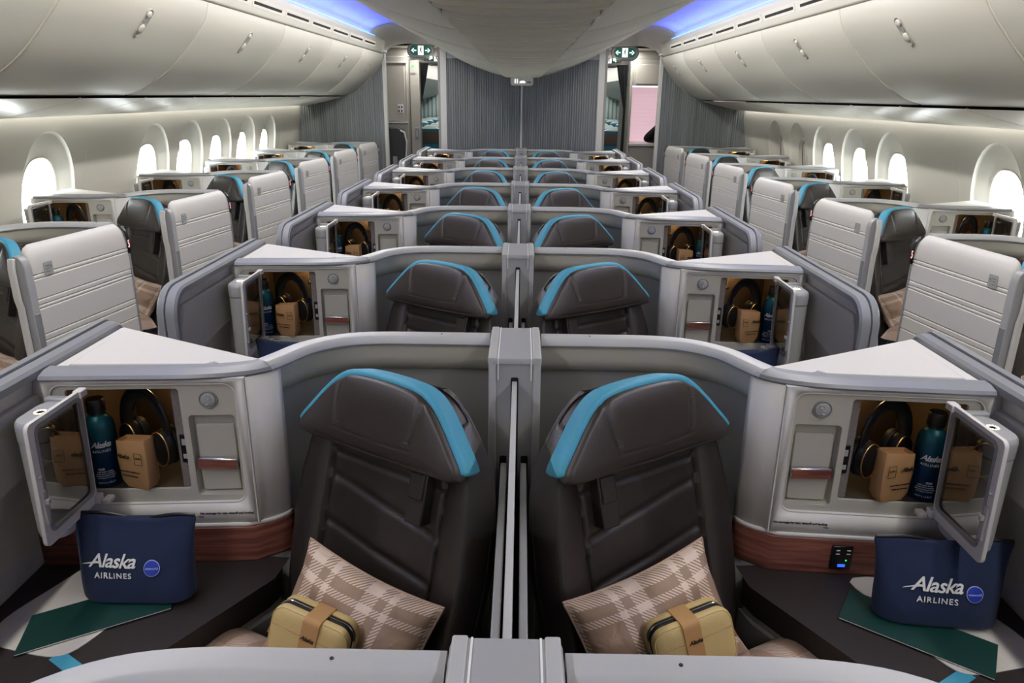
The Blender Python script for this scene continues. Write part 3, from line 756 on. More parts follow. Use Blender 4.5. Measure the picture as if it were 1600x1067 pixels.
def make_privacy_panel(sgn):
    """tall panel on the aisle side of a window seat"""
    T = Thing('window_seat_screen', '', 'privacy screen', (-.09, -.40, 0), sgn, 'tall white screens beside the window seats')
    P0 = Vector((-.125, -.562, 0)); A = Vector((.08, .55, 0)).normalized(); N = Vector((A.y, -A.x, 0)); Ln = .518; ZT = 1.172
    def K(u, n, z): p = P0+A*u+N*n; return (p.x, p.y, z)
    gz = [(1.065, 1), (1.050, 1), (.975, 1), (.955, 1), (.942, 1), (.845, 1), (.822, 1), (.765, 1), (.65, 1), (.63, 1), (.5, 1), (.48, 1)]
    def prof(dz, dn=0):
        o = [(-dn, .05)]
        for z, _ in sorted(gz): o += [(-dn, z-.004), (-dn-.0035, z), (-dn, z+.004)]
        o += [(-dn, 1.10), (-.003-dn, 1.13), (-.010-dn, 1.152), (-.022, 1.166), (-.030, ZT), (-.034, ZT-.004), (-.036, ZT-.02), (-.036, .05)]
        return [(n, z if z < 1.09 else z-dz) for n, z in o]
    us = [0, .004, .012, .03, .06]+[.1+k*.06 for k in range(7)]+[Ln-.05, Ln-.03, Ln-.015, Ln-.006, Ln]
    def dz(u):
        r = .035; e = min(u, Ln-u)
        return r*(1-sqrt(max(0, 1-((r-e)/r)**2))) if e < r else 0
    mb = MB(); mb.loft([[K(u, n, z) for n, z in prof(dz(u))] for u in us]); T.part('panel', mb, M['lid'])
    # grey frame on the near edge, with the stepped outer rim
    def strip(u0, u1, n0, n1, za, zb, m, nm, top=True):
        mb = MB()
        pts = [(n0, za), (n0, zb-.045 if top else zb), (n0-.005, zb-.02 if top else zb), (n0-.02, zb-.004 if top else zb), (n1, zb), (n1, za)] if top else [(n0, za), (n0, zb), (n1, zb), (n1, za)]
        mb.loft([[K(u, n, z) for n, z in pts] for u in (u0, u1)]); return T.part(nm, mb, m, bevel=.003)
    strip(-.034, -.001, .002, -.038, .05, ZT-.03, M['rail'], 'near_frame')
    strip(-.030, -.004, .004, -.0, .05, .93, M['raildark'], 'handle_recess', False)
    mb = MB(); pth = [(-.040, .3), (-.040, .90), (-.040, .955), (-.046, .985), (-.047, 1.0), (-.047, 1.10), (-.040, 1.135)]
    mb.loft([[K(u, n, z) for n in (-.02,)]+[K(u-.012, -.02, z), K(u-.012, -.045, z), K(u, -.045, z)] for u, z in pth]); T.part('outer_rim', mb, M['shell'], bevel=.003)
    mb = MB(); mb.loft([[K(u, -.0385, z) for u, z in ((-.03, .05), (-.03, 1.13))], [K(u, -.0385, z) for u, z in ((.5, .05), (.5, 1.15))]], closed=False); T.part('inner_lining', mb, M['galleydark'], solid=.004)
    strip(Ln, Ln+.011, .003, -.038, .05, ZT-.012, M['raildark'], 'far_frame')
    mb = MB(); mb.loft([[K(u, n, z) for u in (Ln-.004, Ln+.012)] for n, z in ((.0042, 1.045), (.0042, 1.11), (-.002, 1.136), (-.012, 1.15), (-.03, 1.163))], closed=False)
    pl = T.part('number_plate', mb, M['black'], solid=.002)
    mb = MB(); o = rrect(.052, .094, 1.055, 1.103, .006, 4); o2 = rrect(.055, .091, 1.058, 1.100, .004, 4)
    mb.loft([[K(u, .0005, z) for u, z in o], [K(u, .003, z) for u, z in o]]); tg = T.part('seat_tag', mb, M['rail'])
    mb = MB()
    for z in (1.09, 1.079, 1.068): mb.loft([[K(u, n, zz) for zz in (z-.0013, z+.0013)] for u, n in ((.060, .0034), (.078, .0034))], closed=False)
    mb.loft([[K(.085+.004*cos(a)*k, .0036, 1.085+.004*sin(a)*k) for a in [2*pi*i/10 for i in range(10)]] for k in (1, .5)])
    T.part('tag_icon', mb, M['raildark'], parent=tg, solid=.0006)
    return T, (P0, A, N, Ln)
# ------------------------------------------------------------------ cabin shell
YB = 8.95; YN = -2.0
BINP = [(p.x, p.y) for p in catmull([(a, b, 0) for a, b in [(1.575, 2.145), (1.585, 2.10), (1.612, 2.045), (1.675, 1.965), (1.80, 1.838), (1.95, 1.738), (2.065, 1.697)]], 5)]
CENP = [(p.x, p.y) for p in catmull([(a, b, 0) for a, b in [(.225, 1.937), (.30, 1.952), (.45, 1.995), (.62, 2.058), (.78, 2.135), (.90, 2.215), (.955, 2.262)]], 5)]
VALP = [(2.072, 1.684), (2.10, 1.672), (2.25, 1.635), (2.40, 1.600), (2.48, 1.586), (2.502, 1.590), (2.506, 1.605)]
WALLP = [(1.66, 2.570), (1.60, 2.566), (1.5, 2.570), (1.4, 2.585), (1.3, 2.603), (1.2, 2.622), (1.1, 2.64), (1.0, 2.655), (.85, 2.67), (.6, 2.68), (.2, 2.66), (.0, 2.64)]
def xwall(z):
    for (a, b), (c, d) in zip(WALLP, WALLP[1:]):
        if z >= c: return b+(d-b)*(a-z)/(a-c)
    return WALLP[-1][1]

mb = MB(); mb.add([(-2.75, YN, 0), (2.75, YN, 0), (2.75, 18, 0), (-2.75, 18, 0)], [(0, 1, 2, 3)]); struct('floor', mb, M['floor'])
mb = MB(); mb.add([(-2.75, YN, 0), (2.75, YN, 0), (2.75, YN, 2.6), (-2.75, YN, 2.6)], [(0, 3, 2, 1)]); struct('wall_fore', mb, M['sidewall'])  # unseen wall added behind the camera to shut out sky light

WIN_Y = [2.91, 4.13, 5.35, 5.96, 6.57, 7.18, 7.85]
WIN_Y = [2.91, 4.13, 5.355, 5.965, 6.585, 7.205, 7.83]  # nearest window on each side is out of view, added for daylight
ZC = 1.135
def se(a, rx, rzu, rzd, e):
    c, s = cos(a), sin(a); return (math.copysign(abs(c)**e, c)*rx, math.copysign(abs(s)**e, s)*(rzu if s > 0 else rzd))
def cell(mb, y0, y1, sgn, yc=None):
    n = 64; zs = (.02, 1.64)
    if yc is None:
        zz = [zs[0]+(zs[1]-zs[0])*k/20 for k in range(21)]
        mb.add([(sgn*xwall(z), y, z) for z in zz for y in (y0, y1)], [(2*k, 2*k+1, 2*k+3, 2*k+2)[::sgn] for k in range(20)]); return
    corner = [atan2(zs[1]-ZC, y1-yc), atan2(zs[1]-ZC, y0-yc), atan2(zs[0]-ZC, y0-yc), atan2(zs[0]-ZC, y1-yc)]
    an = sorted([2*pi*k/n-pi for k in range(n)]+corner)
    def rect(a):
        c, s = cos(a), sin(a); t = 9e9
        if c > 1e-9: t = min(t, (y1-yc)/c)
        if c < -1e-9: t = min(t, (y0-yc)/c)
        if s > 1e-9: t = min(t, (zs[1]-ZC)/s)
        if s < -1e-9: t = min(t, (zs[0]-ZC)/s)
        return (c*t, s*t)
    rings = []
    O = [se(a, .245, .372, .36, .93) for a in an]; I = [se(a, .152, .225, .225, .78) for a in an]; R = [rect(a) for a in an]
    for k in range(5):     # flat panel from the cell border to the arch
        f = k/4; rings.append([(sgn*xwall(ZC+r[1]*(1-f)+o[1]*f), yc+r[0]*(1-f)+o[0]*f, ZC+r[1]*(1-f)+o[1]*f) for r, o in zip(R, O)])
    for f in (.04, .12, .25, .4, .55, .7, .85, 1.0):   # recessed scoop
        rr = []
        for o, i in zip(O, I):
            y, z = o[0]*(1-f)+i[0]*f, o[1]*(1-f)+i[1]*f
            rr.append((sgn*(xwall(ZC+z)+.012*min(1, f/.04)+.052*f), yc+y, ZC+z))
        rings.append(rr)
    for f, d in ((.97, .071), (.955, .080), (.93, .095)):
        rings.append([(sgn*(xwall(ZC+i[1]*f)+d), yc+i[0]*f, ZC+i[1]*f) for i in I])
    m = len(an); v = [p for r in rings for p in r]; f = []
    for a in range(len(rings)-1):
        for b in range(m):
            c = (b+1) % m; q = (a*m+b, a*m+c, (a+1)*m+c, (a+1)*m+b); f.append(q if sgn > 0 else q[::-1])
    mb.add(v, f)
for sgn, nm in ((-1, 'left'), (1, 'right')):
    mb = MB(); ys = YN; seq = sorted(WIN_Y)
    for yc in seq:
        a = yc-.305; b = yc+.305
        if a > ys+.01: cell(mb, ys, a, sgn)
        if a < ys: a = ys
        cell(mb, a, b, sgn, yc); ys = b
    cell(mb, ys, YB+.1, sgn)
    zz = [1.66-1.64*k/24 for k in range(25)]
    for yb in sorted({round(v, 3) for yc in seq for v in (yc-.305, yc+.305)}):
        mb.loft([[(sgn*(xwall(z)+.004), yb-.03, z), (sgn*(xwall(z)+.004), yb+.03, z), (sgn*(xwall(z)+.010), yb+.03, z), (sgn*(xwall(z)+.010), yb-.03, z)] for z in zz])
    struct('wall_'+nm, mb, M['sidewall'], angle=50)
    for j, y in enumerate((4.49, 5.75, 7.0, 8.23)):
        mb = MB(); zz = [1.46-1.3*k/16 for k in range(17)]
        mb.loft([[(sgn*(xwall(z)-.0012), y-.003, z), (sgn*(xwall(z)-.0012), y+.003, z), (sgn*(xwall(z)+.004), y+.004, z), (sgn*(xwall(z)+.004), y-.004, z)] for z in zz])
        struct('trim_%d' % (j+1 if sgn < 0 else j+5), mb, M['sidewall'])
    for j, yc in enumerate(seq):
        w = bpy.data.objects.new('window_%d' % (j+1 if sgn < 0 else j+1+len(seq)), None); COL.objects.link(w); w['kind'] = 'structure'; w.location = (sgn*2.74, yc, ZC)
        mb = MB(); I = [se(2*pi*k/48, .152, .225, .225, .78) for k in range(48)]
        mb.loft([[(sgn*(xwall(ZC+i[1]*f)+d), yc+i[0]*f, ZC+i[1]*f) for i in I] for f, d in ((.99, .064), (1.0, .058), (1.03, .055), (1.05, .060), (1.06, .066))], closed=True, caps=False)
        mb.build('window_rim', M['seam'], (sgn*2.74, yc, ZC), 1, w)
        mb = MB(); P = [(sgn*(xwall(ZC+i[1]*.98)+.088), yc+i[0]*.98, ZC+i[1]*.98) for i in I]; mb.add(P, [tuple(range(48))])
        mb.build('pane', M['panedim'] if (sgn > 0 and j >= 5) else M['pane'], (sgn*2.74, yc, ZC), 1, w)
    # valance panel under the bins, cove strip, ceiling
    k = 0
    mb = MB(); ys = [YN]+[ -1.5+.64*i for i in range(17)]+[YB]
    for a, b in zip(ys, ys[1:]):
        mb.loft([[(sgn*(x), y, z+dz) for x, z in VALP] for y, dz in ((a+.001, .006), (a+.006, 0), (b-.006, 0), (b-.001, .006))], closed=False, flip=sgn > 0)
    struct('trim_%d' % (9 if sgn < 0 else 19), mb, M['psu'])
    mb = MB(); mb.add([(sgn*2.03, YN, 1.722), (sgn*2.12, YN, 1.690), (sgn*2.12, YB, 1.690), (sgn*2.03, YB, 1.722)], [(0, 1, 2, 3)])
    mb.add([(sgn*1.62, YN, 2.13), (sgn*1.62, YN, 2.20), (sgn*1.62, YB, 2.20), (sgn*1.62, YB, 2.13)], [(0, 1, 2, 3)])
    struct('trim_%d' % (10 if sgn < 0 else 20), mb, M['gap'])
    mb = MB(); VP = [(1.60, 2.152), (1.572, 2.154), (1.568, 2.160), (1.560, 2.20), (1.545, 2.262), (1.540, 2.285), (1.552, 2.296), (1.575, 2.297), (1.585, 2.29)]
    mb.loft([[(sgn*x, y, z) for x, z in VP] for y in (YN, YB-.1)], closed=False); struct('trim_%d' % (11 if sgn < 0 else 21), mb, M['bin'], solid=.003)
    mb = MB(); mb.box(*sorted((sgn*1.556, sgn*1.572)), YN, 8.35, 2.2985, 2.304); struct('trim_%d' % (12 if sgn < 0 else 22), mb, M['ledblue'])
    CP = [(1.60, 2.29), (1.60, 2.325), (1.575, 2.36), (1.50, 2.40), (1.38, 2.425), (1.2, 2.425), (1.06, 2.40), (.985, 2.34), (.95, 2.262)]
    CP = [(p.x, p.y) for p in catmull([(a, b, 0) for a, b in CP], 4)]
    mb = MB(); ys = [YN]+[-1.0+1.25*i for i in range(8)]+[8.35]
    for a, b in zip(ys, ys[1:]):
        mb.loft([[(sgn*x, y, z+dz) for x, z in CP] for y, dz in ((a, .008), (a+.01, 0), (b-.01, 0), (b, .008))], closed=False, flip=sgn < 0)
    E2 = [(1.60, 2.18), (1.60, 2.20), (1.56, 2.235), (1.50, 2.26), (1.38, 2.28), (1.2, 2.28), (1.06, 2.27), (.985, 2.25), (.95, 2.24)]
    E2 = [(p.x, p.y) for p in catmull([(a, b, 0) for a, b in E2], 4)]
    mb.loft([[(sgn*x, 8.35, z) for x, z in CP], [(sgn*x, 9.05, z) for x, z in E2], [(sgn*x, 9.3, z) for x, z in E2]], closed=False, flip=sgn < 0)
    o = struct('ceiling', mb, M['ceil'])

mb = MB()
mb.add([(-2.62, YN, 2.62), (2.62, YN, 2.62), (2.62, 18, 2.62), (-2.62, 18, 2.62)], [(0, 1, 2, 3)])
for s_ in (-1, 1):
    mb.add([(s_*2.62, YN, 1.62), (s_*2.62, 18, 1.62), (s_*2.62, 18, 2.62), (s_*2.62, YN, 2.62)], [(0, 1, 2, 3)])
    mb.add([(s_*2.51, YN, 1.655), (s_*2.62, YN, 1.655), (s_*2.62, YB, 1.655), (s_*2.51, YB, 1.655)], [(0, 1, 2, 3)])
struct('ceiling_shell', mb, M['gap'])  # unseen shell added to keep sky light from leaking in above
# bins: one thing per compartment
SEAM = [-.95, .30, 1.55, 2.82, 4.03, 5.30, 6.55, 7.80, 8.95]
ORD = ['first', 'second', 'third', 'fourth', 'fifth', 'sixth', 'seventh', 'eighth']
def bin_side(sgn, i):
    a, b = SEAM[i]+.004, SEAM[i+1]-.004; m = len(SEAM)-1-i
    side = 'left' if sgn < 0 else 'right'
    T = Thing('overhead_bin', 'white curved overhead bin above the %s windows, %s from the bulkhead' % (side, ORD[m-1]), 'overhead bin', (1.9, (a+b)/2, 1.9), sgn, 'window side overhead bins')
    def off(P, d):
        r = []
        for j, p in enumerate(P):
            t = (Vector(P[min(j+1, len(P)-1)])-Vector(P[max(j-1, 0)])).normalized(); r.append((p[0]-t.y*d*-1*-1, p[1]+t.x*d))
        return r
    mb = MB(); back = [(2.10, 1.72), (1.66, 2.145)]
    mb.loft([[(x, y, z) for x, z in off(BINP, d)+back] for y, d in ((a, .012), (a+.003, .004), (a+.012, 0), (b-.012, 0), (b-.003, .004), (b, .012))])
    T.part('door', mb, M['bin'])
    mb = MB(); mb.loft([[(x, y, z) for x, z in off(BINP[:24], -.0025)+off(BINP[:24], .004)[::-1]] for y in (b-.016, b-.008)]); T.part('edge_strip', mb, M['seam'])
    # latch: an oval plate following the curve
    yc = (a+b)/2+.03
    fr = []
    def P(u, w, h):   # u along profile (0..1 from top), w along y
        s = u*(len(BINP)-1); j = int(s); f = s-j; p = Vector(BINP[j]).lerp(Vector(BINP[min(j+1, len(BINP)-1)]), f); q = Vector(BINP[min(j+2, len(BINP)-1)])-Vector(BINP[max(j-1, 0)]); q.normalize()
        return (p.x-(-q.y)*h, yc+w, p.y-q.x*h)
    def ov(k, h, u0=.30, u1=.53): 
        o = rrect(u0, u1, -.030, .030, .5, 8); c = (u0+u1)/2
        return [P(c+(x-c)*k, y*k+ (x-c)*.0, h) for x, y in rr2(u0, u1, .028, k)]
    def rr2(u0, u1, w, k):
        L_ = .62; o = rrect(u0*L_, u1*L_, -w, w, w, 8); return [(x/L_, y) for x, y in o]
    mb = MB(); mb.loft([ov(1.0, -.002), ov(1.0, .0035), ov(.95, .005), ov(.90, .0015)]); l = T.part('latch', mb, M['inset'])
    for uu in (.355, .475):
        mb = MB(); mb.loft([[P(uu+.030*k*cos(t)/1.0, .020*k*sin(t), h) for t in [2*pi*q/16 for q in range(16)]] for k, h in ((1, .001), (1, .005), (.8, .0085), (.4, .0095))])
        T.part('latch_button', mb, M['bin'], parent=l)
    mb = MB()
    for uu in (.415,):
        mb.loft([[P(uu+.022*k*cos(t), .018*k*sin(t), h) for t in [2*pi*q/16 for q in range(16)]] for k, h in ((1, .002), (1, .003), (.3, .0035))])
    T.part('latch_shadow', mb, M['rail'], parent=l)
for sgn in (-1, 1):
    for i in range(1, len(SEAM)-1): bin_side(-1 if False else sgn, i)

# centre bins
def bin_centre(sgn, i):
    a, b = SEAM[i]+.003, SEAM[i+1]-.003; m = len(SEAM)-1-i
    side = 'left' if sgn < 0 else 'right'
    T = Thing('centre_bin', 'curved centre overhead bin facing the %s aisle, %s from the bulkhead' % (side, ORD[m-1]), 'overhead bin', (.6, (a+b)/2, 2.1), sgn, 'centre overhead bins')
    mb = MB()
    def off(P, d): return [(x-d*.3, z+d) for x, z in P]
    mb.loft([[(x, y, z) for x, z in off(CENP, d)+[(.955, 2.30), (.225, 2.02)]] for y, d in ((a, .010), (a+.004, .003), (a+.012, 0), (b-.012, 0), (b-.004, .003), (b, .010))], flip=True)
    T.part('door', mb, M['bin'])
    mb = MB(); mb.loft([[(x, y, z-.002) for x, z in CENP]+[(x, y, z+.003) for x, z in CENP[::-1]] for y in (b-.014, b-.008)], flip=True); T.part('edge_strip', mb, M['seam'])
    for q, yy in enumerate((a+.25, b-.25)):
        mb = MB(); mb.rbox(.945, .965, yy-.03, yy+.03, 2.235, 2.262, .006); T.part('catch', mb, M['rail'])
for sgn in (-1, 1):
    for i in range(1, len(SEAM)-1): bin_centre(sgn, i)
# centre service panel
mb = MB(); rings = []; y = YN
pat = [(0, 0), (.01, .004), (.02, 0), (.10, 0), (.108, .005), (.13, .005), (.138, 0), (.24, -.003), (.33, -.003), (.335, 0), (.34, .005), (.36, .005), (.365, 0), (.47, 0), (.475, -.006), (.53, -.006), (.535, 0), (.63, 0), (.632, .006), (.638, .006)]
k = 0
while y < 8.9:
    for d, h in pat:
        yy = YN+.64*k+d
        if yy < 8.9: rings.append([(x, yy, 1.928-.010*(1-(x/.21)**2)-h*1.7+(.006 if abs(x) > .19 else 0)) for x in [-.215+.43*q/14 for q in range(15)]])
    k += 1; y = YN+.64*k
mb.loft(rings, closed=False, flip=True); struct('trim_13', mb, M['psu'], angle=25)
for s in (-1, 1):
    mb = MB(); mb.tube([(s*.222, yy, 1.936) for yy in (YN, 2, 5, 8.92)], .006, 8); struct('trim_%d' % (14 if s < 0 else 15), mb, M['seam'])
# vents
for sgn in (-1, 1):
    side = 'left' if sgn < 0 else 'right'
    for k in range(10):
        y0 = 8.05-.63*k; 
        T = Thing('air_vent', 'long slotted air vent above the %s overhead bins, %s from the bulkhead' % (side, (ORD+['ninth', 'tenth'])[k]), 'air vent', (1.555, y0, 2.215), sgn, 'slotted air vents')
        def fm(v, t=0): z = 2.215+v[1]; return (1.5575-(v[1])*.27-t-v[2], y0+v[0], z)
        g = plate_geo('vent', [rrect(-.285, .285, -.024, .024, .014, 3), rrect(-.262, .262, -.010, .008, .006, 3)], .0025, .001)
        mb = MB(); mb.add([fm(v, .002) for v in g[0]], g[1]); T.part('frame', mb, M['seam'])
        mb = MB(); mb.loft([[fm((x, z, 0), t) for x, z in rrect(-.262, .262, -.010, .008, .006, 3)] for t in (.001, .0042)]); T.part('slot', mb, M['gap'])

# aft bulkheads
def binz(x, P, z0=None):
    x = abs(x)
    for (a, b), (c, d) in zip(P, P[1:]):
        if a <= x <= c: return b+(d-b)*(x-a)/(c-a)
    return P[0][1] if x < P[0][0] else P[-1][1]
def ribs(mb, x0, x1, top, y, per=.026, z0=.02):
    n = int((x1-x0)/per); cols = []
    for k in range(n):
        xa = x0+(x1-x0)*k/n; p = (x1-x0)/n
        for f, d in ((0, 0), (.22, .0), (.38, -.012), (.72, -.012), (.88, 0)): cols.append((xa+p*f, y+d))
    cols.append((x1, y))
    mb.loft([[(x, yy, z0), (x, yy, z0+.9), (x, yy, top(x)-.0)] for x, yy in cols], closed=False)
for sgn in (-1, 1):
    mb = MB()
    def top(x):
        ax = abs(x)
        return binz(ax, BINP)+.035 if ax < 2.065 else (binz(ax, VALP)+.04 if ax < 2.5 else 1.64)
    xs = sorted((sgn*1.60, sgn*2.68)); ribs(mb, xs[0], xs[1], top, YB); struct('wall_aft_'+('left' if sgn < 0 else 'right'), mb, M['bulk'])
    mb = MB(); mb.box(*sorted((sgn*1.565, sgn*1.602)), YB-.02, YB+.06, .02, 2.16); struct('trim_%d' % (16 if sgn < 0 else 17), mb, M['ceil'], bevel=.006)
mb = MB(); ribs(mb, -.87, .87, lambda x: min(2.112, binz(x, CENP)+.01 if abs(x) > .225 else 1.945), YB, .027); struct('wall_aft_centre', mb, M['bulk'])
mb = MB(); mb.box(-.92, .92, YB+.02, YB+.08, .02, 2.35)
for s in (-1, 1): mb.box(*sorted((s*.868, s*.94)), YB-.02, YB+.10, .02, 2.30)
mb.box(-.014, .006, YB-.022, YB, .02, 1.93); struct('wall_aft_frame', mb, M['ceil'], bevel=.004)
mb = MB()
for s in (-1, 1): mb.box(*sorted((s*.98, s*.93)), YB+.1, 9.7, .02, 2.3)
mb.box(-2.5, -.98, 9.72, 9.76, 2.165, 2.6); mb.box(.98, 2.5, 9.72, 9.76, 2.165, 2.6)
struct('wall_lavatory', mb, M['galley'])
# small lit sign where the bin keel meets the bulkhead
T = Thing('lavatory_sign', 'small white lit sign with icons at the tail of the centre bins', 'sign', (0, 8.86, 1.86), 1)
mb = MB(); mb.rbox(-.135, .125, 8.83, 8.90, 1.825, 1.925, .03, axis='y'); T.part('housing', mb, M['shell'])
mb = MB(); mb.rbox(-.085, -.075, 8.826, 8.832, 1.85, 1.885, .004, axis='y'); mb.rbox(-.060, -.050, 8.826, 8.832, 1.85, 1.885, .004, axis='y'); mb.lathe([(.006, 0), (.006, .002)], (-.080, 8.829, 1.892), 10, ((1, 0, 0), (0, 0, 1), (0, -1, 0))); mb.lathe([(.006, 0), (.006, .002)], (-.055, 8.829, 1.892), 10, ((1, 0, 0), (0, 0, 1), (0, -1, 0))); T.part('toilet_icon', mb, M['signwhite'])
mb = MB(); mb.rbox(-.030, .035, 8.826, 8.832, 1.855, 1.868, .005, axis='y'); mb.rbox(-.02, .025, 8.826, 8.832, 1.868, 1.876, .003, axis='y'); T.part('belt_icon', mb, M['signwhite'])
mb = MB(); mb.rbox(.055, .10, 8.826, 8.832, 1.858, 1.870, .004, axis='y'); T.part('unlit_icon', mb, M['econbrown'])
for s in (-1, 1):
    for q, (yy, xx) in enumerate(((8.55, .60), (7.9, .75))):
        pass

# ------------------------------------------------------------------ beyond the bulkhead
mb = MB(); mb.add([(-2.75, 9.28, 2.26), (2.75, 9.28, 2.26), (2.75, 18, 2.26), (-2.75, 18, 2.26)], [(0, 1, 2, 3)]); struct('ceiling_aft', mb, M['ceil'])
mb = MB()
for s in (-1, 1):
    mb.add([(s*2.7, YB+.1, 0), (s*2.7, 18, 0), (s*2.6, 18, 1.7), (s*2.6, YB+.1, 1.7)], [(0, 1, 2, 3)])
    mb.loft([[(s*x, y, z) for x, z in ((2.7, 1.66), (2.2, 1.62), (1.9, 1.72), (1.62, 1.98), (1.6, 2.3))] for y in (10.8, 18)], closed=False)
struct('wall_economy', mb, M['sidewall'])
mb = MB(); mb.add([(-2.75, 18, 0), (2.75, 18, 0), (2.75, 18, 2.6), (-2.75, 18, 2.6)], [(0, 1, 2, 3)]); struct('wall_far', mb, M['sidewall'])
def exit_sign(x, y, z, lab, k=1.0, sgn=1):
    T = Thing('exit_sign', lab, 'exit sign', (x, y, z), 1, 'running figure exit signs')
    ax = ((1, 0, 0), (0, 0, 1), (0, -1, 0))
    def E(kx, kz, h): return [(x+p[0]*k, y-h, z+p[1]*k) for p in rrect(-kx, kx, -kz, kz, min(kx, kz), 10)]
    mb = MB(); mb.loft([E(.16, .088, -.03), E(.165, .093, .0), E(.155, .084, .012), E(.13, .06, .014)]); T.part('housing', mb, M['rail'])
    mb = MB(); mb.loft([E(.128, .052, .0145), E(.126, .050, .017)]); T.part('green_face', mb, M['signgreen'])
    h = y-.0175
    mb = MB(); mb.box(x-.033*k, x+.033*k, h-.0008, h, z-.050*k, z+.050*k)
    for s in (-1, 1):
        mb.add([(x+s*k*a, h-.0005, z+k*b) for a, b in ((.052, .006), (.052, -.006), (.082, -.006), (.082, .006))], [(0, 1, 2, 3)])
        pts = [(.112, 0), (.085, .026), (.078, .018), (.095, 0), (.078, -.018), (.085, -.026)]
        mb.add([(x+s*k*a, h-.0006, z+k*b) for a, b in pts], [(0, 1, 2, 3), (0, 3, 4, 5)])
    T.part('pictogram', mb, M['signwhite'])
    mb = MB(); yy = h-.0014
    def seg(a, b, w):
        d = (Vector(b)-Vector(a)).normalized(); n = Vector((-d.y, d.x))*w; mb.add([(x+k*p[0], yy, z+k*p[1]) for p in (Vector(a)+n, Vector(a)-n, Vector(b)-n, Vector(b)+n)], [(0, 1, 2, 3)])
    mb.lathe([(.007*k, 0), (.007*k, .0005)], (x+.006*k, yy+.0008, z+.034*k), 10, ax)
    for a, b, w in (((.002, .026), (-.004, .0), .006), ((-.004, .0), (.012, -.012), .0035), ((.012, -.012), (.006, -.03), .003), ((-.004, 0), (-.012, -.018), .0035), ((-.012, -.018), (-.024, -.022), .003), ((.002, .022), (.016, .012), .0025), ((.002, .022), (-.014, .012), .0025), ((-.018, -.04), (.024, -.04), .0015)): seg(a, b, w)
    T.part('running_figure', mb, M['ink'])
    mb = MB()
    for q in range(7): mb.box(x-.06*k+.018*q*k, x-.048*k+.018*q*k, y-.0135, y-.010, z-.078*k, z-.071*k)
    T.part('slots', mb, M['black'])
    mb = MB(); mb.box(x-.02, x+.02, y-.005, y+.03, z+.08*k, 2.32); T.part('bracket', mb, M['rail'])
for s, nm in ((-1, 'left'), (1, 'right')):
    exit_sign(s*1.20, 9.30, 2.21, 'green exit sign with running figure hanging over the %s aisle doorway' % nm)
    exit_sign(s*1.115, 10.2, 2.165, 'farther green exit sign partly hidden beyond the %s doorway' % nm)
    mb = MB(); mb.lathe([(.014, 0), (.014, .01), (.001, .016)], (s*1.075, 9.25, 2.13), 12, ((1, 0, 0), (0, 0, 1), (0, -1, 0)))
    solo('spot_lamp', mb, M['ledspot'], 'tiny bright spot lamp beside the %s exit sign' % nm, 'lamp', (s*1.075, 9.25, 2.13), group='emergency spot lamps')  # glowing dots standing in for the reflection of an emergency lamp
# left: lavatory wall, door post, jump seat
T = Thing('lavatory_cabinet', 'pale grey cabinet with two placards beyond the left opening', 'cabinet', (-2.0, 10.1, 0))
mb = MB(); mb.box(-2.55, -1.42, 9.62, 10.7, .02, 2.16); T.part('body', mb, M['galley'], bevel=.01)
mb = MB(); mb.box(-1.80, -1.45, 9.60, 9.62, 1.40, 2.05); T.part('door', mb, M['inset'], bevel=.006)
mb = MB(); mb.box(-1.85, -1.42, 9.585, 9.62, 1.375, 1.392); mb.box(-1.9, -1.42, 9.58, 9.62, 2.08, 2.10); T.part('ledge', mb, M['lid'])
mb = MB(); mb.box(-1.545, -1.475, 9.594, 9.600, 1.50, 1.60); pc = T.part('placard', mb, M['white'])
mb = MB()
for a in (-1.53, -1.495):
    for b in (1.565, 1.52): mb.box(a-.008, a+.008, 9.591, 9.594, b-.013, b+.013)
T.part('icons', mb, M['ink'], parent=pc)
T = Thing('door_post', 'grey door post with a green lamp beside the left passage', 'door post', (-1.35, 9.85, 0))
mb = MB(); mb.box(-1.415, -1.295, 9.80, 9.95, .02, 2.12); T.part('post', mb, M['galley'], bevel=.01)
mb = MB(); mb.lathe([(.014, 0), (.012, .008), (.0001, .012)], (-1.375, 9.798, 2.055), 14, ((1, 0, 0), (0, 0, 1), (0, -1, 0))); T.part('green_lamp', mb, M['ledgreen'])
mb = MB(); mb.box(-1.40, -1.34, 9.79, 9.80, 1.965, 1.98); T.part('label_strip', mb, M['raildark'])
mb = MB(); mb.rbox(-1.365, -1.315, 9.785, 9.80, 1.17, 1.31, .008, axis='y'); h = T.part('lock_plate', mb, M['raildark'])
mb = MB(); mb.rbox(-1.35, -1.33, 9.775, 9.788, 1.20, 1.27, .006, axis='y'); T.part('lock_handle', mb, M['rail'], parent=h)
T = Thing('jump_seat', 'dark padded crew jump seat below the cabinet, left opening', 'jump seat', (-1.62, 9.5, 0))
mb = MB(); o = [(-1.83, .80), (-1.44, .80), (-1.435, 1.20), (-1.46, 1.29), (-1.53, 1.33), (-1.74, 1.33), (-1.81, 1.29), (-1.835, 1.20)]; mb.loft([[(a, y, b) for a, b in o] for y in (9.46, 9.58)]); T.part('backrest', mb, M['galleydark'], bevel=.02, seg=3)
mb = MB(); mb.rbox(-1.83, -1.44, 9.30, 9.56, .46, .80, .03, axis='x'); T.part('folded_seat', mb, M['galleydark'])
mb = MB(); mb.tube([(-1.44, 9.44, .9), (-1.425, 9.44, 1.16), (-1.45, 9.44, 1.27), (-1.50, 9.44, 1.29)], .012, 8); T.part('frame', mb, M['lid'])
mb = MB(); mb.box(-1.60, -1.55, 9.42, 9.46, .1, .98); T.part('strap', mb, M['rail'])
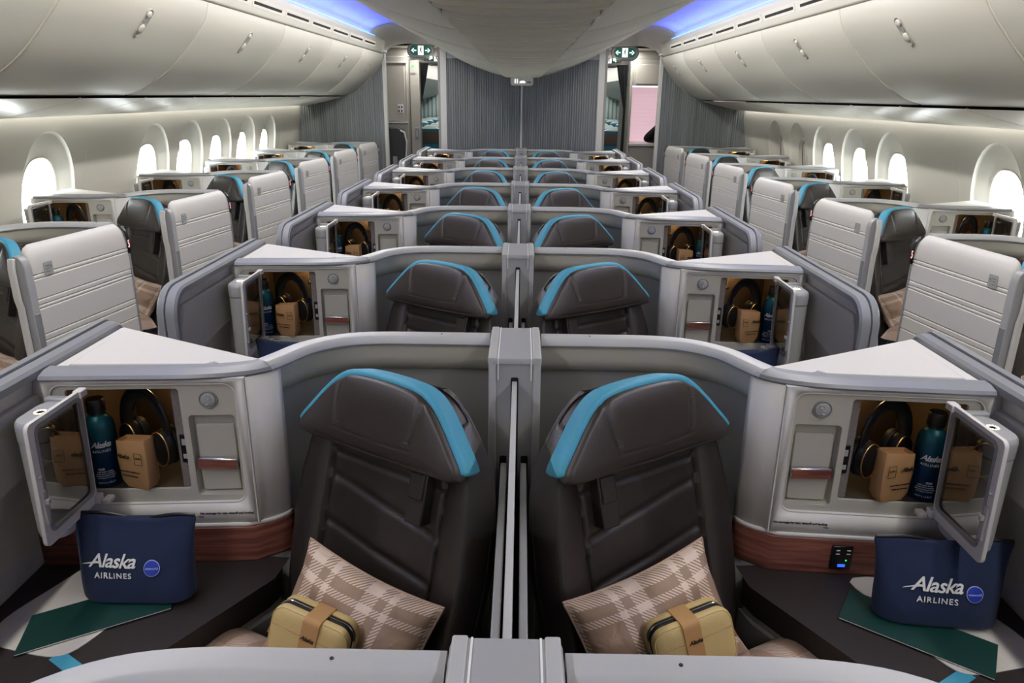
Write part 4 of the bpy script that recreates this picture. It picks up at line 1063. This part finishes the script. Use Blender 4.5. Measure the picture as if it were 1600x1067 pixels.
# right: galley with lit panel and counter
T = Thing('galley_unit', 'grey galley with lit pink alcove beyond the right opening', 'galley', (1.8, 10.3, 0))
mb = MB(); mb.box(1.34, 1.37, 9.70, 10.7, .02, 2.16); T.part('side_wall', mb, M['galley'], bevel=.006)
mb = MB(); mb.box(1.37, 2.6, 9.70, 10.7, 1.85, 2.16); T.part('upper_cabinet', mb, M['galley'], bevel=.008)
mb = MB(); mb.box(1.41, 2.2, 9.685, 9.70, 1.87, 2.10); T.part('upper_door', mb, M['inset'], bevel=.006)
mb = MB(); mb.box(1.37, 2.6, 9.66, 10.7, .02, 1.13); T.part('lower_cabinet', mb, M['galley'], bevel=.008)
mb = MB(); mb.box(1.36, 2.6, 9.62, 10.7, 1.13, 1.165); T.part('counter', mb, M['lid'], bevel=.006)
mb = MB(); mb.box(1.37, 2.6, 10.05, 10.08, 1.165, 1.85); T.part('lit_panel', mb, M['pink'])
mb = MB()
for q in range(12): mb.box(1.42, 2.5, 10.047, 10.05, 1.22+.05*q, 1.222+.05*q)
T.part('panel_line', mb, M['white'])
mb = MB(); mb.box(1.37, 2.6, 9.70, 9.74, 1.835, 1.85); T.part('top_lamp', mb, M['signwhite'])
# curtains
for s, nm in ((-1, 'left'), (1, 'right')):
    mb = MB(); rings = []; n = 40
    for z, w, xo in ((2.10, .16, 0), (1.95, .135, 0), (1.8, .10, -.0), (1.65, .06, -.01), (1.58, .042, -.01), (1.5, .045, -.005), (1.2, .055, 0), (.5, .07, 0), (.1, .08, 0)):
        rings.append([(s*(1.365-w*i/n+xo), 10.05+.018*sin(i*1.35)+.0*z, z) for i in range(n+1)])
    mb.loft(rings, closed=False)
    solo('curtain', mb, M['curtain'], 'charcoal curtain tied back in the %s passage' % nm, 'curtain', (s*1.25, 10.05, .1), group='tied back curtains', solid=.004)
    mb = MB(); mb.tube([(s*1.37, 10.05, 2.11), (s*.96, 10.05, 2.11)], .012, 8); struct('trim_%d' % (23 if s < 0 else 24), mb, M['rail'])
# economy seats
def econ():
    T = Thing('economy_seat', '', 'seat', (0, 0, 0), 1, 'teal economy seats')
    mb = MB(); mb.rbox(-.22, .22, -.45, .05, .36, .47, .05); T.part('cushion', mb, M['teal'])
    mb = MB(); mb.loft([[(x, y+.10*(z-.45), z) for x, y in rrect(-w, w, -.04, .06, .035, 3)] for z, w in ((.44, .21), (.5, .225), (.98, .225), (1.16, .21), (1.23, .18), (1.25, .15))]); T.part('backrest', mb, M['teal'])
    mb = MB(); mb.loft([[(x, y+.10*(z-.45), z) for x, y in rrect(-w, w, -.07, -.03, .015, 3)] for z, w in ((1.04, .18), (1.06, .195), (1.17, .19), (1.20, .17))]); T.part('headrest', mb, M['econbrown'])
    mb = MB(); mb.loft([[(x, y+.10*(z-.45), z) for x, y in rrect(-w, w, -.05, .066, .03, 3)] for z, w in ((1.235, .18), (1.25, .15), (1.256, .13))]); T.part('top_cover', mb, M['econcover'])
    mb = MB(); mb.box(-.2, .2, -.35, .0, .02, .36); T.part('base', mb, M['galleydark'])
    return T
ec = econ()
for s, nm in ((-1, 'left'), (1, 'right')):
    for c, (x, cn) in enumerate(((1.38, 'aisle'), (1.88, 'middle'), (2.36, 'window'))):
        for k in range(7):
            if c == 0 or (c == 1 and k >= 1) or (c == 2 and k >= 4): ec.put(s*x, 11.25+.85*k, 0, 'teal economy seat with brown headrest, %s passage, %s place, %s row' % (nm, cn, ORD[k]))
for s in (-1, 1):
    mb = MB(); n = 60; mb.loft([[(s*(1.5+1.1*i/n), 17.4+.02*sin(i*1.3), z) for z in (1.15, 1.3, 1.72)] for i in range(n+1)], closed=False)
    solo('pale_curtain', mb, M['econcover'], 'pale ribbed panel far beyond the %s passage' % ('left' if s < 0 else 'right'), 'curtain', (s*2, 17.4, 1.15), solid=.004)  # ribbed panel made up to stand for the whitish area aft
# person leaning on the galley counter, mostly hidden by the bulkhead
def person():
    T = Thing('person', 'person in a black jacket leaning an elbow on the galley counter', 'person', (2.02, 9.45, .02))
    J = {'pel': (2.02, 9.45, .98), 'sp': (2.01, 9.46, 1.15), 'ch': (1.97, 9.50, 1.38), 'nk': (1.94, 9.53, 1.52), 'hd': (1.92, 9.56, 1.63), 'ht': (1.91, 9.58, 1.74),
         'ls': (1.80, 9.55, 1.44), 'le': (1.56, 9.68, 1.215), 'lh': (1.77, 9.72, 1.205), 'lf': (1.85, 9.73, 1.20), 'rs': (2.13, 9.50, 1.43), 're': (2.25, 9.42, 1.18), 'rh': (2.15, 9.55, 1.02),
         'lhip': (1.92, 9.45, .93), 'lk': (1.92, 9.42, .50), 'la': (1.93, 9.47, .10), 'lt': (1.90, 9.58, .055), 'rhip': (2.12, 9.45, .93), 'rk': (2.13, 9.40, .50), 'ra': (2.13, 9.45, .10), 'rt': (2.13, 9.57, .055)}
    R = {'pel': .15, 'sp': .14, 'ch': .155, 'nk': .06, 'hd': .085, 'ht': .075, 'ls': .07, 'le': .055, 'lh': .038, 'lf': .03, 'rs': .07, 're': .05, 'rh': .035, 'lhip': .10, 'lk': .065, 'la': .045, 'lt': .04, 'rhip': .10, 'rk': .065, 'ra': .045, 'rt': .04}
    names = list(J); E_ = [('pel', 'sp'), ('sp', 'ch'), ('ch', 'nk'), ('nk', 'hd'), ('hd', 'ht'), ('ch', 'ls'), ('ls', 'le'), ('le', 'lh'), ('lh', 'lf'), ('ch', 'rs'), ('rs', 're'), ('re', 'rh'), ('pel', 'lhip'), ('lhip', 'lk'), ('lk', 'la'), ('la', 'lt'), ('pel', 'rhip'), ('rhip', 'rk'), ('rk', 'ra'), ('ra', 'rt')]
    me = bpy.data.meshes.new('body'); me.from_pydata([(J[n][0]-2.02, J[n][1]-9.45, J[n][2]-.02) for n in names], [(names.index(a), names.index(b)) for a, b in E_], [])
    o = bpy.data.objects.new('body', me); COL.objects.link(o); o.parent = T.o
    o.modifiers.new('skin', 'SKIN'); sv = me.skin_vertices[0].data
    for i, n in enumerate(names): sv[i].radius = (R[n], R[n]*.85); sv[i].use_root = (n == 'pel')
    ss = o.modifiers.new('sub', 'SUBSURF'); ss.levels = ss.render_levels = 2
    me.materials.append(M['cloth_black'])
    mb = MB(); mb.lathe([(.0001, -.10), (.05, -.09), (.072, -.04), (.08, .02), (.074, .08), (.05, .115), (.0001, .125)], (1.915, 9.575, 1.68), 20); T.part('face', mb, M['skin'])
    mb = MB(); mb.lathe([(.083, .0), (.086, .05), (.07, .10), (.04, .128), (.0001, .135)], (1.917, 9.568, 1.685), 20); T.part('hair', mb, M['ink'])
    for a, b in (((1.80, 9.722, 1.20), 0),):
        for q in range(4): 
            mb = MB(); mb.tube([(1.84, 9.70+.018*q, 1.195), (1.875, 9.70+.019*q, 1.197), (1.905-.006*abs(q-1), 9.70+.019*q, 1.19)], [.009, .008, .006], 8); T.part('finger', mb, M['skin'])
        mb = MB(); mb.tube([(1.82, 9.69, 1.20), (1.84, 9.67, 1.20), (1.86, 9.665, 1.195)], [.011, .009, .007], 8); T.part('thumb', mb, M['skin'])
person()
# ------------------------------------------------------------------ furnish the rows
ROW = ['nearest row', 'second row from camera', 'third row from camera', 'fourth row from camera', 'fifth row from camera', 'sixth row from camera', 'farthest row']
WROW = ['nearest window row', 'second window row', 'third window row', 'fourth window row', 'fifth window row', 'farthest window row']
CY = lambda k: Y1+PITCH*(k-1)          # k = 0..7
WY = lambda n: 3.10+1.135*(n-1)        # n = 1..6
WZ = .025
P_, S_ = {}, {}
post = make_post(); screen = make_screen()
for k in range(0, 8):
    post.put(0, CY(k), 0, 'grey post capping the centre divider, '+(['at the bottom edge'][0] if k == 0 else ROW[k-1]))
    if k >= 1: screen.put(0, CY(k), 0, 'thin white sliding screen between the centre seats, '+ROW[k-1])
for sgn, sd in ((1, 'left'), (-1, 'right')):
    Dv = make_divider(sgn); Dw = make_divider(sgn, -.10); Co = make_console(sgn); La = make_lamp(sgn); Sh = make_shelf(sgn); Aw = make_aisle_wall(sgn); Se = make_seat(sgn)
    Hp = make_headphones(sgn); Sl = make_sleeve(sgn); Bo = make_bottle(sgn)
    Pi = make_pillow(sgn, (-.458, -.262, .742), (.315, -.16, -.055), (-.115, -.08, -.175))
    Ki = make_kit(sgn, (-.418, -.452, .625), (.93, -.30, -.20), (.22, .10, .95)); Bl = make_blanket(sgn)
    Pp, fr = make_privacy_panel(sgn)
    for k in range(0, 8):
        r = 'row behind the camera edge' if k == 0 else ROW[k-1]
        Dv.put(0, CY(k), 0, 'curved grey divider behind the %s centre seat, %s' % (sd, 'cut by the bottom edge' if k == 0 else r))
        if k == 0: continue
        Co.put(0, CY(k), 0, 'white console with open glass door, %s centre suite, %s' % (sd, r))
        La.put(0, CY(k), 0, 'grey lamp with lit ring top, %s centre suite, %s' % (sd, r))
        Aw.put(0, CY(k), 0, 'grey aisle panel with metal rail, %s centre suite, %s' % (sd, r))
        Se.put(0, CY(k), 0, 'dark leather seat with blue headrest stripe, %s centre suite, %s' % (sd, r))
        Hp.put(0, CY(k), 0, 'black headphones in the niche, %s centre suite, %s' % (sd, r))
        if k <= 2: Sh.put(0, CY(k), 0, 'dark padded shelf with white inlay, %s centre suite, %s' % (sd, r))
        if k <= 4:
            Sl.put(0, CY(k), 0, 'brown kraft paper sleeve in the niche, %s centre suite, %s' % (sd, r))
            Bo.put(0, CY(k), 0, 'blue green water bottle in the niche, %s centre suite, %s' % (sd, r))
    Ki.put(0 if sgn > 0 else -.035, CY(1), 0 if sgn > 0 else .012, 'tan toiletry bag with paper band on the %s centre seat, nearest row' % sd)
    Pi.put(0 if sgn > 0 else -.028, CY(1), 0 if sgn > 0 else .018, 'plaid pillow leaning on the %s centre seat, nearest row' % sd)
    Bl.put(0, CY(1), 0, 'plaid cover spread on the %s centre seat, nearest row' % sd)
    for n in range(1, 7):
        d = (-sgn*1.60, WY(n), WZ); r = WROW[n-1]
        Dw.put(*d, 'curved grey divider behind the %s window seat, %s' % (sd, r))
        Co.put(*d, 'white console with smoked glass door, %s windows, %s' % (sd, r))
        La.put(*d, 'round topped lamp beside the console, %s windows, %s' % (sd, r))
        rs = Se.put(d[0]-sgn*.095, d[1]-.06, d[2], 'leather seat with blue headrest edge, %s windows, %s' % (sd, r))
        rs.scale = (.9, .9, 1)
        Hp.put(*d, 'black headphones in the lit niche, %s windows, %s' % (sd, r))
        rt = Pp.put(*d, 'tall white grooved screen beside the %s window seat, %s' % (sd, r))
        if n <= 2: Bo.put(*d, 'water bottle in the dim niche, %s windows, %s' % (sd, r))
        if n <= 3:
            Pi.put(d[0]-sgn*.10, d[1]-.03, d[2]-.03, 'plaid pillow on the %s window seat, %s' % (sd, r))
        if n <= 2:
            Bl.put(d[0]-sgn*.08, d[1], d[2], 'plaid cover folded on the %s window seat, %s' % (sd, r))
            Ki.put(d[0]-sgn*.10, d[1], d[2], 'tan toiletry bag on the %s window seat, %s' % (sd, r))
        if n == 1:
            P0, A, N, Ln = fr
            mb = MB(); vs, fs = text_geo('5', .045, bold=.01)
            for v in vs: pass
            c = P0+A*(Ln+.004)+N*.0062; c.z = 1.082
            X = A.copy() if sgn > 0 else -A
            vv = [tuple(c+X*v[0]*.5+Vector((0, 0, v[1]))+N*v[2]) for v in vs]
            mb.add(vv, fs if sgn > 0 else [f[::-1] for f in fs])
            o = mb.build('row_number', M['red'], Pp.org, sgn, rt)
    if sgn < 0:
        oc = make_control(sgn); oc.put(0, CY(1), 0, 'black outlet plate on the wooden band of the right nearest console')

# navy pouches
def pouch(name_lab, bx, by, bz, yaw, lean, flip=1, w0=.215, w1=.245, h=.195, tx=-.03, bxx=.055):
    T = Thing('canvas_pouch', name_lab, 'pouch', (bx, by, bz), 1, 'navy canvas pouches')
    X = Vector((cos(yaw), sin(yaw), 0)); N = Vector((sin(yaw), -cos(yaw), 0)); U = (Vector((0, 0, 1))*cos(lean)-N*sin(lean)); N2 = X.cross(U)
    c = Vector((bx, by, bz))
    rings = []; n = 60
    lv = [(0, .93, .6), (.006, .985, .95), (.02, 1.0, 1.0), (.05, 1.005, 1.0), (.09, 1.015, .86), (.13, 1.04, .62), (.16, 1.07, .38), (.178, 1.10, .24), (.190, 1.12, .17), (.195, 1.12, .12)]
    lv = [tuple(p) for p in catmull(lv, 4)]
    for z, kw, kd in lv:
        r = []; zz = z/.195*h
        for i in range(n):
            a = 2*pi*i/n; cx, sx = cos(a), sin(a)
            x = math.copysign(abs(cx)**.45, cx)*w0/2*kw; d = math.copysign(abs(sx)**.8, sx)*.038*kd
            sag = .010*(x/(w0/2))**2*(z/.195)**3*(1.0 if (x*flip < 0) else .4)-.004*sin(x*40+1)*(z/.195)**4
            wr = .0016*sin(x*45+z*50)*sx*kd+.0006*sin(x*90-z*70)*sx
            if z < .02: zz2 = zz+max(0, (abs(x)-w0*.40))*.25
            else: zz2 = zz
            r.append(tuple(c+X*x+N2*(d-wr)+U*(zz2+sag)))
        rings.append(r)
    mb = MB(); mb.loft(rings); body = T.part('bag', mb, M['navy'], angle=70)
    top = rings[-1]; mb = MB()
    p = [c+X*(-w0*.55+w0*1.10*k/20)+U*(h+.0035+.010*(-1+2*k/20)**2*(1 if (k < 10) == (flip > 0) else .4)-.004*sin((-w0*.55+w0*1.1*k/20)*40+1)) for k in range(21)]
    mb.tube(p, .0035, 8); T.part('zip', mb, M['black'])
    def Q(x, z, e=.0): # front surface point
        z2 = z/h*.195
        for (a, b) in zip(lv, lv[1:]):
            if a[0] <= z2 <= b[0]: t = (z2-a[0])/(b[0]-a[0]+1e-9); kd = a[2]+(b[2]-a[2])*t; kw = a[1]+(b[1]-a[1])*t; break
        else: kd, kw = .5, 1
        cx = min(1, abs(x)/(w0/2*kw)); cc = cx**(1/.45); sx = sqrt(max(0, 1-cc*cc)); wr = .0016*sin(x*45+z2*50)*sx*kd+.0006*sin(x*90-z2*70)*sx
        return c+X*x+N2*(sx**.8*.038*kd-wr+.0020+e)+U*z
    def flat(items, m, nm, par=None):
        mb = MB()
        for body_, size, x0, z0, kw in items:
            vs, fs = text_geo(body_, size, **kw); mb.add([tuple(Q(x0+v[0], z0+v[1], v[2])) for v in vs], fs)
        return T.part(nm, mb, m, parent=par)
    xo = tx; zt = h*.47
    flat([('Alaska', .040, xo, zt+.012, dict(shear=.32, bold=.012, space=.93)), ('AIRLINES', .0165, xo+.002, zt-.018, dict(bold=.008, space=1.2))], M['white'], 'lettering', body)
    mb = MB(); z0 = zt+.010; sw = [(-.066, -.0075), (-.061, -.0045), (-.045, -.0005), (-.034, .0), (-.036, -.0032), (-.046, -.0038)]
    mb.add([tuple(Q(xo+a, z0+b, .0006)) for a, b in sw], [tuple(range(6))]); T.part('swash', mb, M['white'], parent=body)
    bx_ = bxx; zb = zt
    mb = MB(); mb.loft([[tuple(Q(bx_+r*cos(a), zb+r*sin(a), e)) for a in [2*pi*k/32 for k in range(32)]] for r, e in ((.0165, .0002), (.0165, .0008), (.0155, .001))]); bd = T.part('badge', mb, M['ballrim'], parent=body)
    mb = MB(); mb.loft([[tuple(Q(bx_+r*cos(a), zb+r*sin(a), e)) for a in [2*pi*k/32 for k in range(32)]] for r, e in ((.0152, .0005), (.0152, .0014), (.010, .0018), (.004, .0019))]); T.part('badge_disc', mb, M['ball'], parent=body)
    flat([('oneworld', .0066, bx_, zb, dict(bold=.01, ext=.0024))], M['ballrim'], 'badge_text', body)
    return T
def shift_up(): pass
pouch('navy pouch with white airline lettering on the left nearest shelf', -.785, 1.302, .7025, radians(0), radians(6), 1, .232, .235, .180, -.037, .046)
pouch('navy pouch with white airline lettering on the right nearest shelf', .870, 1.276, .7025, radians(-6), radians(6), -1, .238, .24, .172, -.014, .058)
pouch('navy pouch half hidden on the left second row shelf', -.775, CY(2)-.46, .7025, 0, radians(5), 1, .206, .235, .205)
pouch('navy pouch half hidden on the right second row shelf', .775, CY(2)-.46, .7025, 0, radians(5), -1, .212, .24, .20)

def booklet(lab, BL, BR, TL, z=.7030):
    T = Thing('menu_booklet', lab, 'booklet', (BL[0], BL[1], z), 1, 'dark green booklets')
    BL, BR, TL = Vector(BL), Vector(BR), Vector(TL); TR = BR+(TL-BL)
    P = [BL, BR, TR, TL]; c = sum(P, Vector((0, 0)))/4
    mb = MB(); mb.loft([[(p.x, p.y, zz) for p in P] for zz in (z+.0028, z+.0034)]); T.part('front_cover', mb, M['green'])
    mb = MB(); mb.loft([[(p.x, p.y, zz) for p in [c+(q-c)*.994 for q in P]] for zz in (z+.0006, z+.0027)]); T.part('pages', mb, M['paper'])
    mb = MB(); mb.loft([[(p.x, p.y, zz) for p in P] for zz in (z, z+.0005)]); T.part('back_cover', mb, M['green'])
booklet('dark green booklet under the pouch on the left shelf', (-.938, 1.118), (-.703, 1.261), (-.973, 1.230))
booklet('dark green booklet under the pouch on the right shelf', (.677, 1.271), (.899, 1.106), (.738, 1.363))

# ------------------------------------------------------------------ light
def area(name, loc, size, size_y, rot_dir, energy, col, spread=180):
    l = bpy.data.lights.new(name, 'AREA'); l.shape = 'RECTANGLE'; l.size = size; l.size_y = size_y; l.energy = energy; l.color = col; l.spread = radians(spread)
    o = bpy.data.objects.new(name, l); COL.objects.link(o); o.location = loc
    z = -Vector(rot_dir).normalized(); y = Vector((0, 1, 0)); x = y.cross(z).normalized(); y = z.cross(x)
    o.rotation_euler = Matrix((x, y, z)).transposed().to_euler(); return o
for s in (-1, 1):
    area('ceiling_wash', (s*1.035, 3.2, 2.335), .05, 10.3, (s*.25, 0, -1), 80, (1, .965, .88))
    area('cove_blue', (s*1.575, 3.2, 2.312), .02, 10.2, (-s*.75, 0, .65), 24, (.07, .12, 1), 100)
    area('wall_wash', (s*2.532, 3.5, 1.635), .02, 10.8, (s*.1, 0, -1), 9, (1, .97, .88))
    area('economy_light', (s*1.3, 14, 2.24), .3, 6, (0, 0, -1), 40, (1, 1, 1))
    area('door_light', (s*1.3, 9.6, 2.245), .15, .4, (0, 0, -1), 7, (1, .95, .9))
def pt(loc, e, col, r=.01):
    l = bpy.data.lights.new('niche_light', 'POINT'); l.energy = e; l.color = col; l.shadow_soft_size = r
    o = bpy.data.objects.new('niche_light', l); COL.objects.link(o); o.location = loc
for s in (-1, 1):
    for k in range(1, 8): pt((s*.812, CY(k)-.148, 1.100), .055, (1, .76, .45))
    for n in range(1, 7): pt((s*2.412, WY(n)-.148, 1.100+WZ), .055, (1, .76, .45))

W = bpy.data.worlds.new('sky'); S.world = W; W.use_nodes = True
bg = W.node_tree.nodes['Background']; bg.inputs[0].default_value = (.93, .97, 1, 1); bg.inputs[1].default_value = 20.0

# ------------------------------------------------------------------ camera
cam = bpy.data.cameras.new('camera'); co = bpy.data.objects.new('camera', cam); COL.objects.link(co); S.camera = co
f_, pt_, ya, ro = 1150.5, .3225, -.0101, .012
Rv = Vector((cos(ya), -sin(ya), 0)); Fh = Vector((sin(ya), cos(ya), 0)); Zv = Vector((0, 0, 1))
U0 = Fh*sin(pt_)+Zv*cos(pt_); R2 = Rv*cos(ro)+U0*sin(ro); U2 = -Rv*sin(ro)+U0*cos(ro); B2 = R2.cross(U2)
m = Matrix((R2, U2, B2)).transposed().to_4x4(); m.translation = Vector((.0085, 0, 1.72)); co.matrix_world = m
cam.lens = f_/1600*36; cam.sensor_width = 36; cam.clip_start = .02; cam.clip_end = 100
S.view_settings.view_transform = 'Standard'; S.view_settings.look = 'None'; S.view_settings.gamma = 1; S.view_settings.use_curve_mapping = False
S.view_settings.exposure = 0.0
S.cycles.use_denoising = True
try: S.cycles.denoiser = 'OPENIMAGEDENOISE'
except Exception: pass
S.cycles.max_bounces = 8; S.cycles.diffuse_bounces = 5; S.cycles.glossy_bounces = 4; S.cycles.transparent_max_bounces = 12
S.cycles.sample_clamp_indirect = 6; S.cycles.caustics_reflective = False; S.cycles.caustics_refractive = False
